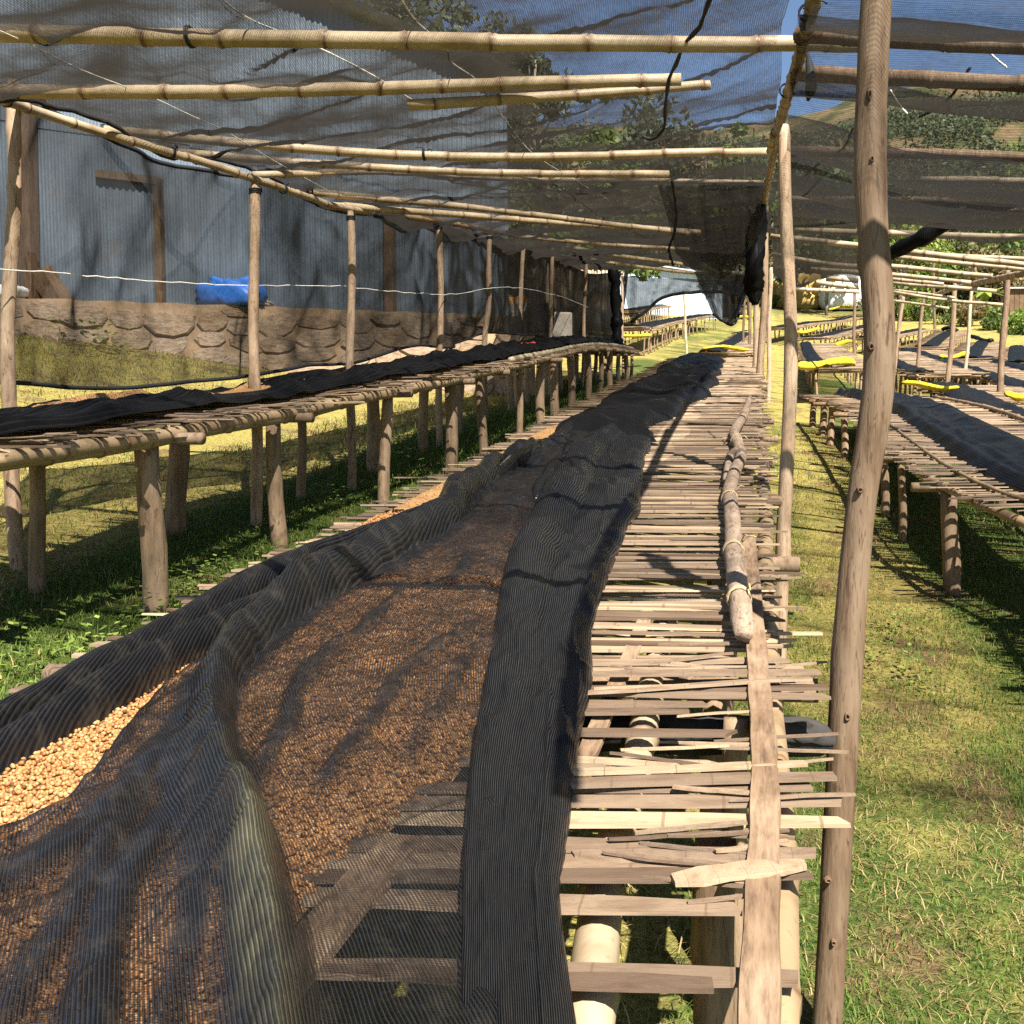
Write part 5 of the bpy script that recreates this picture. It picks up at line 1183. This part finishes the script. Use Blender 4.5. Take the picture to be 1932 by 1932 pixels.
# ================================================================== BUILDING
def corr_sheet(name, parent, p0, ux, w, z0, z1, m, pitch=.076, depth=.026, top=None, out=None):
    ux = np.asarray(ux, float); nrm = np.array([ux[1], -ux[0], 0]) if out is None else np.asarray(out)
    n = max(4, int(w / pitch) * 4); s_ = np.linspace(0, w, n + 1); off = depth * .5 * np.sin(s_ / pitch * 2 * math.pi)
    base = np.asarray(p0, float)[None] + s_[:, None] * ux[None] + off[:, None] * nrm[None]
    lo = base.copy(); lo[:, 2] = z0; hi = base.copy(); hi[:, 2] = z1 if top is None else top(s_)
    V = np.concatenate([lo, hi]); i = np.arange(n); Fc = np.stack([i, i + 1, i + n + 2, i + n + 1], 1)
    return obj(name, V, Fc, m, parent)
A = at(-260, 560, 12.4); A[2] = 0; B = at(957, 560, 16.4); B[2] = 0
ux = (B - A); WL = np.linalg.norm(ux); ux /= WL; nrm = np.array([ux[1], -ux[0], 0])
zf = lambda s_: 3.52 + .24 * s_ / WL      # top of the stone footing
bld = thing('iron_building', (*(A + ux * WL * .5)[:2], 2.6), 'tall corrugated iron storehouse on a stone footing beyond the yard', 'building')
topz = lambda s_: 7.38 + .25 * (WL - np.asarray(s_))
nsh = int(WL / .82); wsh = WL / nsh
for i in range(nsh):
    s0 = i * wsh; zm = 5.9 + (i % 2) * .04
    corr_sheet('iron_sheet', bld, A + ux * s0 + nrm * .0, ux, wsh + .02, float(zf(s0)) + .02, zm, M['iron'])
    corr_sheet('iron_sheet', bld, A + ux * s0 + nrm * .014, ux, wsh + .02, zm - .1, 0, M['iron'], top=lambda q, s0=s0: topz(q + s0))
perp = -nrm
nsh2 = 7
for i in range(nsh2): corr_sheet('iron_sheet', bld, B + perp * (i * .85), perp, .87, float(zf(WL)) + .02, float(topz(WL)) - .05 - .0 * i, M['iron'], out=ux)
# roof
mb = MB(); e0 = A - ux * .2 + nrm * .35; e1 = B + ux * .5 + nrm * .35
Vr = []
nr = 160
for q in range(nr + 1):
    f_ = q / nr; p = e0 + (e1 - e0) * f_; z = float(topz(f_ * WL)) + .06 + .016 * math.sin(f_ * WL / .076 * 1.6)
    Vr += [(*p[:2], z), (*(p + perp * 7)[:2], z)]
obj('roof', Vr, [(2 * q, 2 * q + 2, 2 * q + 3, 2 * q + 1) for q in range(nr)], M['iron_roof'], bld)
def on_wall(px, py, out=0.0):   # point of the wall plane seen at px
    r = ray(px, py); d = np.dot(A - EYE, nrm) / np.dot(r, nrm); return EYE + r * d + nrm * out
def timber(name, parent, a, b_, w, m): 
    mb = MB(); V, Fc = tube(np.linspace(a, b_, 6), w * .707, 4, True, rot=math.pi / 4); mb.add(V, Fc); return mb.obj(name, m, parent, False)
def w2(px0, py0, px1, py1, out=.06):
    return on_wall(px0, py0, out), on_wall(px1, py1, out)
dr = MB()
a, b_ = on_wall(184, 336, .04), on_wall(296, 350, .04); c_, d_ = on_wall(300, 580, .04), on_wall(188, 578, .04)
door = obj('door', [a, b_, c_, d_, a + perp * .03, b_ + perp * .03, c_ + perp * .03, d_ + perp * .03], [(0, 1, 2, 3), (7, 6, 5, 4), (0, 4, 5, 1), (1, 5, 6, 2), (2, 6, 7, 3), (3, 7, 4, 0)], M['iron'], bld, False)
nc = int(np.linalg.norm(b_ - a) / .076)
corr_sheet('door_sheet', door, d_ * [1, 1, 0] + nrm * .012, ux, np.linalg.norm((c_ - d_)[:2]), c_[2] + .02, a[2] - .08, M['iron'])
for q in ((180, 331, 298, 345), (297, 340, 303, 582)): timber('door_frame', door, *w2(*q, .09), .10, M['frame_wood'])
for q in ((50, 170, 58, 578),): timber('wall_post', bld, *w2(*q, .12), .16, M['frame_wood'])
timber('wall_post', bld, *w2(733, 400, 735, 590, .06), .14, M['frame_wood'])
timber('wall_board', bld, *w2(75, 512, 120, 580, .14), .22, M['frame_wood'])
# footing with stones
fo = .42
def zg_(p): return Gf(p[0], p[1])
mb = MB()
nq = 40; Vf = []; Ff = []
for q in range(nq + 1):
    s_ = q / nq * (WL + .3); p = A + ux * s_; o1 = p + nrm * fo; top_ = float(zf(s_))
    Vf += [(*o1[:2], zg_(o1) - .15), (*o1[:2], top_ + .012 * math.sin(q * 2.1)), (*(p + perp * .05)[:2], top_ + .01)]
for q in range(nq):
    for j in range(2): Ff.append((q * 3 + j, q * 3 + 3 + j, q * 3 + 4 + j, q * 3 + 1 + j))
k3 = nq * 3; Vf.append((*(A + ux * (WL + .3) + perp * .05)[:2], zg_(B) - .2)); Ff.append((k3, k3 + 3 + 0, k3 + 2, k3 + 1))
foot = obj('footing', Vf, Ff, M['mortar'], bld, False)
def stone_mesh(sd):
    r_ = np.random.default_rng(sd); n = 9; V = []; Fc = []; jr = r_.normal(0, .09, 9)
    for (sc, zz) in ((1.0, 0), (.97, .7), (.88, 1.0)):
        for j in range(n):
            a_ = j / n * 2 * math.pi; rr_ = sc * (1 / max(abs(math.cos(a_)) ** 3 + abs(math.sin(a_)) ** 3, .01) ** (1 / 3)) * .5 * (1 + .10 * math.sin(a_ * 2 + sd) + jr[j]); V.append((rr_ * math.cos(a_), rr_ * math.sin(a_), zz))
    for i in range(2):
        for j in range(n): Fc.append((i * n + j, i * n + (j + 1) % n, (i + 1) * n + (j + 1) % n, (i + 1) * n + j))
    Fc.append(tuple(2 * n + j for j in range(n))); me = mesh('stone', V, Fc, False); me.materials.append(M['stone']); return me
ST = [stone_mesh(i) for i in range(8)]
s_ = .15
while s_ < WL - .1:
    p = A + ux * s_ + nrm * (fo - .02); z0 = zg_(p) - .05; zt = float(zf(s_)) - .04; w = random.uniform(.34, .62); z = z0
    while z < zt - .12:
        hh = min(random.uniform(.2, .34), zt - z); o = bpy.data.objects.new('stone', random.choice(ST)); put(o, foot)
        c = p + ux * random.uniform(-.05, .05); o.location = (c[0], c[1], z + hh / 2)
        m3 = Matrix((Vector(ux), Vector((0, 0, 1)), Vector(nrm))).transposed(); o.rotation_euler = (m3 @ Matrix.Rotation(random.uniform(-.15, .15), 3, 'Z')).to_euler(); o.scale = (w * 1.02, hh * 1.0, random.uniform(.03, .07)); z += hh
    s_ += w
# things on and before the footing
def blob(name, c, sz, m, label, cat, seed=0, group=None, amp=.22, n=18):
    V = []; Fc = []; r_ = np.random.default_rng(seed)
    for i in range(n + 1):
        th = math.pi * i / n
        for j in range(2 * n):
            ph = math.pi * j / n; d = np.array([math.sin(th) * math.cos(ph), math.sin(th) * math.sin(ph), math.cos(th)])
            f_ = 1 + amp * float(fbm(d[0] * 2.4 + seed, d[1] * 2.4 + d[2] * 2.1, 140 + seed, 4)); d = np.sign(d) * np.abs(d) ** .75
            p = d * f_ * np.asarray(sz) * .5; p[2] = max(p[2], -sz[2] * .42); V.append(p + c + [0, 0, sz[2] * .42])
    for i in range(n):
        for j in range(2 * n): Fc.append((i * 2 * n + j, (i + 1) * 2 * n + j, (i + 1) * 2 * n + (j + 1) % (2 * n), i * 2 * n + (j + 1) % (2 * n)))
    o = obj(name, V, Fc, m); return tag(o, label, cat, group)
c = on_wall(440, 580, .24); s0 = np.dot(c - A, ux); c[2] = float(zf(s0)) + .01
blob('tarpaulin_bundle', c, (.85, .4, .42), M['blue'], 'crumpled blue tarpaulin bundle on the stone footing', 'tarpaulin', 2, amp=.3)
c = on_wall(488, 580, .26); c[2] = float(zf(np.dot(c - A, ux))) + .01
blob('sack', c, (.3, .25, .10), M['concrete'], 'small pale sack beside the blue bundle', 'sack', 5)
c = on_wall(18, 580, .26); c[2] = float(zf(np.dot(c - A, ux))) + .01
blob('sack', c, (.42, .3, .18), M['white'], 'white sack on the stone footing by the corner post', 'sack', 7)
c = at(968, 592, 17.5); blob('sack', c, (.75, .4, .30), M['orange'], 'orange bundle lying behind the side net', 'sack', 4)
def block(name, px, d, sz, m, label, cat, rot=0.0, group=None):
    c = hit(px[0], px[1], Gf) if d is None else at(px[0], px[1], d); mb = MB(); x, y, z = np.array(sz) / 2
    cs, sn = math.cos(rot), math.sin(rot); M3 = (np.array([[cs, -sn, 0], [sn, cs, 0], [0, 0, 1.0]]), c + [0, 0, z])
    mb.box((-x, -y, -z - .1), (x, y, z), M3); o = mb.obj(name, m, None, False)
    bv = o.modifiers.new('bevel', 'BEVEL'); bv.width = min(sz) * .08; bv.segments = 2
    return tag(o, label, cat, group)
block('stone_slab', (968, 612), 17.4, (1.4, .7, .32), M['concrete'], 'grey masonry ledge under the orange bundle', 'stone slab', .15)
block('stone_slab', (1020, 628), 17.2, (1.0, .6, .32), M['concrete'], 'slanting pale stone blocks beside the orange bundle', 'stone slab', .3)
block('stone_slab', (605, 668), None, (1.5, .5, .10), M['concrete'], 'flat stone step in the grass before the footing', 'stone slab', .2)
block('kerb_wall', (950, 662), None, (4.0, .25, .22), M['mortar'], 'low pale kerb wall at the foot of the side net', 'kerb wall', .28)

# ---- pale iron shed far behind
C0 = at(1150, 600, 66); D0 = at(1362, 600, 72); C0[2] = D0[2] = 0
u2 = D0 - C0; W2 = np.linalg.norm(u2); u2 /= W2; n2 = np.array([u2[1], -u2[0], 0]); zb = max(Gf(*C0[:2]), Gf(*D0[:2]))
shed = thing('iron_shed', (*((C0 + D0) / 2)[:2], zb - .3), 'pale blue corrugated iron shed at the far end of the field', 'building')
ns = 10; hs_ = 3.0
for i in range(ns): corr_sheet('iron_sheet', shed, C0 + u2 * W2 * i / ns, u2, W2 / ns + .02, zb - .6, zb + hs_, M['iron_far'], pitch=W2 / 60, depth=.06)
mb = MB(); V = [(*(C0 - u2 * .3 + n2 * .5)[:2], zb + hs_ - .05), (*(D0 + u2 * .3 + n2 * .5)[:2], zb + hs_ - .05), (*(D0 + u2 * .3 - n2 * 6)[:2], zb + hs_ + 1.6), (*(C0 - u2 * .3 - n2 * 6)[:2], zb + hs_ + 1.6)]
V2 = [(a_, b_, c_ + .08) for a_, b_, c_ in V]; obj('roof', V + V2, [(3, 2, 1, 0), (4, 5, 6, 7), (0, 1, 5, 4), (1, 2, 6, 5), (2, 3, 7, 6), (3, 0, 4, 7)], M['iron_roof'], shed, False)
E0 = at(1364, 596, 74); E1 = at(1412, 592, 75); E0[2] = E1[2] = 0; u3 = E1 - E0; W3 = np.linalg.norm(u3); u3 /= W3; zc = Gf(*E0[:2])
shed2 = thing('open_shed', (*((E0 + E1) / 2)[:2], zc - .2), 'dark open shed with upright posts beside the pale iron shed', 'building')
for i in range(5): wood_leg('post', shed2, np.array([*(E0 + u3 * W3 * i / 4)[:2], zc - .3]), np.array([*(E0 + u3 * W3 * i / 4)[:2], zc + 3.2]), .10, M['frame_wood'], 6, 3)
n3 = np.array([u3[1], -u3[0], 0]); mb = MB(); mb.box((0, 1.2, -.4), (W3, 1.35, 3.1), (np.array([u3, -n3, [0, 0, 1]]).T, np.array([*E0[:2], zc]))); mb.obj('back_wall', M['frame_wood'], shed2, False)
mb = MB(); mb.box((-.3, -.6, 3.2), (W3 + .3, 2.2, 3.32), (np.array([u3, -n3, [0, 0, 1]]).T, np.array([*E0[:2], zc]))); mb.obj('roof', M['iron_roof'], shed2, False)
# ---- small hut with reed fence
H0 = at(1085, 560, 42); H0[2] = Gf(*H0[:2]); hut = thing('small_hut', H0, 'small hut with an iron roof and reed wall beyond the side net', 'hut')
zt = at(1085, 487, 42)[2]
mb = MB(); mb.box((-1.1, 0, 0), (1.1, 1.5, zt - H0[2] - .1), (np.eye(3), H0)); mb.obj('wall', M['reed'], hut, False)
mb = MB(); mb.box((-1.5, -.5, zt - H0[2]), (1.7, 2, zt - H0[2] + .08), (np.eye(3), H0)); mb.obj('roof', M['iron_roof'], hut, False)
mb = MB(); mb.box((-.62, -.06, zt - H0[2] - .7), (-.3, .0, zt - H0[2] - .1), (np.eye(3), H0)); mb.obj('door_post', M['iron_far'], hut, False)
fr_ = thing('reed_fence', at(1055, 560, 40), 'pale reed fence next to the small hut', 'fence'); g0 = at(1000, 560, 40); g1 = at(1150, 560, 41)
for i in range(44):
    p = g0 + (g1 - g0) * i / 43; b0 = np.array([p[0], p[1], Gf(p[0], p[1]) - .1]); tz = at(1055, 500, 40)[2] + random.uniform(-.25, .2)
    V, Fc = tube(np.linspace(b0, [p[0] + random.uniform(-.04, .04), p[1], tz], 3), .045, 5); obj('reed', V, Fc, M['reed'], fr_)
# ---- white heap, hay, concrete tank, wooden shed
c = at(1588, 590, 97); c[2] = Gf(c[0], c[1]); blob('covered_heap', c, (4.4, 3.0, 3.6), M['white'], 'large white plastic covered heap behind the far beds', 'heap', 9, amp=.06, n=20)
c = at(1515, 590, 99); c[2] = Gf(c[0], c[1]) - .2
hay = blob('haystack', c, (5.0, 3, 3.4), M['hay'], 'golden haystack beside the white covered heap', 'haystack', 11, amp=.35, n=22)
block('concrete_tank', (1716, 590), None, (3.0, 2.0, 1.0), M['concrete'], 'low concrete tank behind the thin field posts', 'tank', .1)
W0 = hit(1945, 612, Gf); ws = thing('wooden_shed', W0, 'dark weathered wooden shed at the wooded edge', 'shed')
for i in range(9):
    mb = MB(); mb.box((-1.6 + i * .36, 0, -.2), (-1.6 + i * .36 + .33, .06, 2.6 + .06 * (i % 3)), (np.eye(3), W0)); mb.obj('plank', M['frame_wood'], ws, False)
mb = MB(); mb.box((-1.9, -.3, 2.66), (1.9, 2, 2.76), (np.eye(3), W0)); mb.obj('roof', M['iron_roof'], ws, False)
mb = MB(); mb.box((-1.6, .06, -.2), (1.6, 1.9, 2.6), (np.eye(3), W0)); mb.obj('inner_wall', M['frame_wood'], ws, False)

# ================================================================== TREES
def leaves(C, n, spread, size, seed, flat=.6):
    r_ = np.random.default_rng(seed); k = len(C); idx = r_.integers(0, k, n); d = r_.normal(0, 1, (n, 3)); d /= np.linalg.norm(d, axis=1)[:, None]; rad = r_.random(n) ** .45
    c = C[idx, :3] + d * rad[:, None] * (C[idx, 3] * spread)[:, None] * [1, 1, flat]
    a = r_.normal(0, 1, (n, 3)); a /= np.linalg.norm(a, axis=1)[:, None]; b_ = np.cross(a, r_.normal(0, 1, (n, 3))); b_ /= np.linalg.norm(b_, axis=1)[:, None] + 1e-9
    s_ = size * r_.uniform(.6, 1.3, n)[:, None]
    V = np.stack([c - a * s_, c + b_ * s_ * .45, c + a * s_, c - b_ * s_ * .45], 1).reshape(-1, 3)
    Fc = np.arange(n * 4).reshape(-1, 4)
    cl = r_.random(k)[idx] * .55 + r_.random(n) * .45
    return V, Fc, np.repeat(cl, 4)
def tree(base, height, crown_w, label, m='leaf', group='trees on the hillside', n=1600, lsize=.22, seed=0, trunk_r=.16, crown_lo=.35, lean=(0, 0), nclump=16, name='tree', cat='tree'):
    r_ = np.random.default_rng(seed); base = np.asarray(base, float); root = thing(name, base, label, cat, group)
    top = base + [lean[0], lean[1], height * .85]; tp = smooth_path([base - [0, 0, .2], base + [lean[0] * .2 + r_.normal(0, .15), lean[1] * .2, height * .35], base + [lean[0] * .6 + r_.normal(0, .2), lean[1] * .6, height * .62], top], 14)
    mb = MB(); mb.tube(tp, np.linspace(trunk_r, trunk_r * .25, len(tp)), 7)
    C = []
    for i in range(nclump):
        f_ = crown_lo + (1 - crown_lo) * r_.random() ** .8; a = r_.uniform(0, 6.28); q = min(len(tp) - 1, int(f_ * len(tp))); ctr = tp[q]
        prof = math.sin(math.pi * (.15 + .8 * (f_ - crown_lo) / (1 - crown_lo))) ** .6
        e = ctr + np.array([math.cos(a), math.sin(a), 0]) * crown_w * .5 * prof * r_.uniform(.3, 1) + [0, 0, height * .08 * r_.normal()]
        mb.tube(smooth_path([tp[max(0, q - 2)], (tp[max(0, q - 2)] + e) / 2 + [0, 0, .15], e], 5), np.linspace(trunk_r * .35, trunk_r * .08, len(smooth_path([tp[0], tp[1], e], 5))), 5)
        C.append((*e, crown_w * r_.uniform(.14, .28)))
    mb.obj('trunk', M['bark'], root); V, Fc, cl = leaves(np.array(C), n, 1.0, lsize, seed + 1, .75)
    o = obj('crown', V, Fc, M[m], root, False, attrs={'clump': cl}); return root
def tree_px(px, py_base, py_top, d, wpx, label, **k):
    b_ = at(px, py_base, d); b_[2] = Gf(b_[0], b_[1]); t_ = at(px, py_top, d); tree(b_, max(2, t_[2] - b_[2]), wpx / FPX * d, label, **k)
# behind the storehouse
T1 = [(760, 0, -180, 30, 300, 'leaf_euc', 'tall eucalyptus rising behind the storehouse roof'), (900, 0, -40, 34, 170, 'leaf_euc', 'second eucalyptus behind the storehouse roof, nearer its corner'), (1010, 0, 20, 36, 150, 'leaf_euc', 'slim eucalyptus just past the storehouse corner')]
for i, (px, pb, ptp, d, w, m_, lb) in enumerate(T1): tree_px(px, pb, ptp, d, w, lb, m=m_, seed=200 + i, n=2600, lsize=.16, nclump=30, crown_lo=.45, group=None)
# hillside trees seen through the roof net
HT = [(1115, 180, 70, 120, 'leaf'), (1240, 165, 80, 170, 'leaf_euc'), (1330, 205, 90, 150, 'leaf_dry'), (1400, 230, 85, 110, 'leaf'), (1060, 250, 60, 130, 'leaf_dry'), (1170, 300, 62, 150, 'leaf'), (1290, 320, 70, 170, 'leaf'), (1395, 330, 75, 140, 'leaf_euc'),
      (1500, 250, 95, 150, 'leaf_euc'), (1590, 230, 105, 170, 'leaf_dry'), (1560, 330, 90, 150, 'leaf'), (1010, 350, 45, 90, 'leaf'), (985, 440, 42, 70, 'leaf_bright'), (1075, 440, 50, 110, 'leaf_bright'), (1120, 455, 55, 80, 'leaf')]
HL = ['green hillside tree above the cut end of the short bamboo pole', 'large grey green tree topping the hill left of the black seam rope', 'dry tree on the hilltop just left of the black seam rope', 'round green tree on the hill between seam rope and ridge pole',
      'dry hillside tree right of the storehouse corner under the second pole', 'green hillside tree between the third and fourth poles', 'broad green hillside tree under the fourth pole', 'grey green tree behind the hanging net flap', 'grey green hilltop tree between the ridge pole and the thick post',
      'dry hilltop tree hidden partly by the thick front post', 'green hillside tree behind the round topped post', 'small green tree beside the storehouse corner above the side net', 'bright small tree peeping over the side net', 'bright green tree above the small hut', 'green tree right above the reed fence']
for i, (px, ptp, d, w, m_) in enumerate(HT):
    tree_px(px, 500, ptp, d, w, HL[i], m=m_, seed=230 + i, n=1500, lsize=.34 * d / 70, nclump=20, crown_lo=.3, group='trees seen through the roof net')
RT = [(1700, 640, 395, 84, 150, 'leaf_bright', 'bright green tree right behind the thick front post'), (1775, 630, 360, 95, 170, 'leaf', 'leafy tree with a pale trunk above the field posts'), (1850, 630, 330, 90, 190, 'leaf_bright', 'spreading bright tree with a dark leaning trunk'),
      (1930, 640, 350, 88, 180, 'leaf', 'dense green tree at the wooded edge above the shed'), (1650, 610, 380, 100, 140, 'leaf_dry', 'dry brownish tree beyond the white heap'), (1800, 600, 440, 105, 150, 'leaf_dry', 'sparse dry tree behind the field posts'), (1990, 640, 300, 95, 220, 'leaf_bright', 'tall bright tree cut by the frame edge'), (1890, 610, 470, 86, 120, 'leaf_dry', 'thin scrubby tree between the two leafy ones')]
for i, (px, pb, ptp, d, w, m_, lb) in enumerate(RT): tree_px(px, pb, ptp, d, w, lb, m=m_, seed=260 + i, n=2600, lsize=.26, nclump=26, crown_lo=.25, trunk_r=.25, lean=((2.2, 0) if i == 2 else (0, 0)), group='trees at the wooded edge')
# bushes along the field edge
BL = ['bush at the field edge just right of the thick front post', 'bright bush behind the low concrete tank', 'bush at the field edge left of the bamboo upright', 'dry bush at the field edge right of the bamboo upright', 'bush at the field edge left of the curved post', 'small bright bush between curved post and wooden shed',
      'bush behind the thick front post beyond the white heap', 'dry low bush left of the haystack', 'green low bush behind the dark open shed', 'bright bush in front of the wooden shed']
for i, (px, py, d, w, h) in enumerate([(1690, 600, 82, 60, 38), (1740, 606, 80, 70, 40), (1790, 612, 78, 70, 46), (1835, 616, 76, 60, 50), (1875, 622, 74, 60, 45), (1910, 628, 72, 50, 30), (1655, 596, 86, 50, 34), (1480, 575, 84, 60, 30), (1450, 580, 84, 50, 24), (1950, 632, 70, 60, 50)]):
    b_ = hit(px, py, Gf); dd = np.dot(b_ - EYE, FWD); wm = w / FPX * dd; hm = h / FPX * dd; r_ = np.random.default_rng(300 + i)
    C = np.c_[b_[0] + r_.normal(0, wm * .25, 14), b_[1] + r_.normal(0, wm * .2, 14), b_[2] + r_.uniform(.1, .9, 14) * hm, r_.uniform(.25, .45, 14) * hm]
    root = thing('bush', b_, BL[i], 'bush', 'bushes along the field edge')
    V, Fc, cl = leaves(C, 1100, 1, .17, 310 + i, .8); obj('foliage', V, Fc, M[('leaf', 'leaf_bright', 'leaf', 'leaf_dry')[i % 4]], root, False, attrs={'clump': cl})
    mb = MB()
    for q in range(5): mb.tube(np.linspace(b_ - [0, 0, .1], C[q, :3], 4), [.04, .03, .02, .01], 4)
    mb.obj('stems', M['bark'], root)
# banana plants
for i, (px, py, h) in enumerate([(1858, 606, 62), (1912, 600, 58)]):
    b_ = hit(px, py, Gf); dd = np.dot(b_ - EYE, FWD); hm = h / FPX * dd; root = thing('banana_plant', b_, ('banana plant beside the bamboo upright', 'banana plant near the wooden shed')[i], 'plant', 'banana plants')
    V, Fc = tube(np.linspace(b_ - [0, 0, .1], b_ + [0, 0, hm * .55], 6), np.linspace(.16, .10, 6), 8); obj('trunk', V, Fc, M['leaf_bright'], root, attrs={'clump': np.full(len(V), .6)})
    for q in range(8):
        a = q * .8 + i; pts = smooth_path([b_ + [0, 0, hm * .5], b_ + np.array([math.cos(a) * .5, math.sin(a) * .5, hm * .85]), b_ + np.array([math.cos(a) * 1.5, math.sin(a) * 1.5, hm * (.75 + .2 * math.sin(q * 2))])], 12); V = []; Fc = []
        sd = np.array([-math.sin(a), math.cos(a), 0]); k = len(pts)
        for j, p in enumerate(pts):
            w = .30 * math.sin(math.pi * (.08 + .9 * j / (k - 1))); V += [p - sd * w + [0, 0, -.08 * w], p + [0, 0, .05], p + sd * w + [0, 0, -.08 * w]]
        for j in range(k - 1): Fc += [(3 * j, 3 * j + 1, 3 * j + 4, 3 * j + 3), (3 * j + 1, 3 * j + 2, 3 * j + 5, 3 * j + 4)]
        obj('leaf', V, Fc, M['leaf_bright'], root, attrs={'clump': np.full(len(V), .3 + .08 * q)})
# far scrub and woodland on the hill
nC = 4600; x = rng.uniform(-90, 130, nC); y = 94 + 230 * rng.random(nC) ** 1.2; keep = (fbm(x / 30, y / 30, 15, 3) > -.75) & ~((x > -2) & (x < 12) & (y < 106)); x, y = x[keep], y[keep]
rad = rng.uniform(1.2, 3.4, len(x)) * (1 + (y - 92) / 260); C = np.c_[x, y, G(x, y) + rad * .5, rad]
V, Fc, cl = leaves(C, len(x) * 40, 1.0, .66, 401, .8)
o = obj('far_woodland', V, Fc, M['leaf_euc'], None, False, attrs={'clump': cl}, base=(0, 150, 15)); tag(o, 'scrub and woodland covering the far hillside', 'woodland', kind='stuff')
nC = 500; x = rng.uniform(-60, 90, nC); y = np.where((x > -2) & (x < 12), 108, 92) + 110 * rng.random(nC); rad = rng.uniform(.8, 2.0, nC); C = np.c_[x, y, G(x, y) + rad * .4, rad]
V, Fc, cl = leaves(C, nC * 60, 1.0, .38, 402, .8)
o = obj('far_scrub', V, Fc, M['leaf_dry'], None, False, attrs={'clump': cl}, base=(0, 120, 12)); tag(o, 'dry brown scrub at the foot of the hill', 'scrub', kind='stuff')
# weeds under the left bed
V = []; Fc = []; cl = []; r_ = np.random.default_rng(500)
for (px, py, n) in [(335, 1150, 90), (380, 1120, 80), (440, 1110, 80), (520, 1085, 60), (300, 1180, 60), (200, 1240, 60), (90, 1270, 60), (640, 960, 60), (700, 900, 40), (860, 660, 120), (905, 655, 90), (880, 650, 120), (1650, 1250, 40), (1720, 1290, 60), (1700, 1200, 40), (200, 668, 80), (180, 655, 80)]:
    b_ = hit(px, py, Gf); sc = 1 + (np.dot(b_ - EYE, FWD) > 8) * 1.4
    for q in range(n):
        a = r_.uniform(0, 6.28); rr_ = r_.uniform(.0, .2) * sc; p = b_ + np.array([math.cos(a) * rr_, math.sin(a) * rr_, 0]); p[2] = Gf(p[0], p[1]) + r_.uniform(.02, .15) * sc
        d = np.array([math.cos(a), math.sin(a), r_.uniform(-.2, .5)]) * r_.uniform(.02, .04) * sc; sd = np.array([-math.sin(a), math.cos(a), 0]) * .012 * sc
        k = len(V); V += [p, p + d * .5 + sd, p + d, p + d * .5 - sd]; Fc.append((k, k + 1, k + 2, k + 3)); cl += [r_.random()] * 4
o = obj('weeds', V, Fc, M['leaf_bright'], None, False, attrs={'clump': cl}, base=(0, 0, 0)); tag(o, 'small leafy green weeds scattered in the grass by the beds', 'weeds', kind='stuff')
for ob in bpy.data.objects:
    if '_base' in ob: del ob['_base']
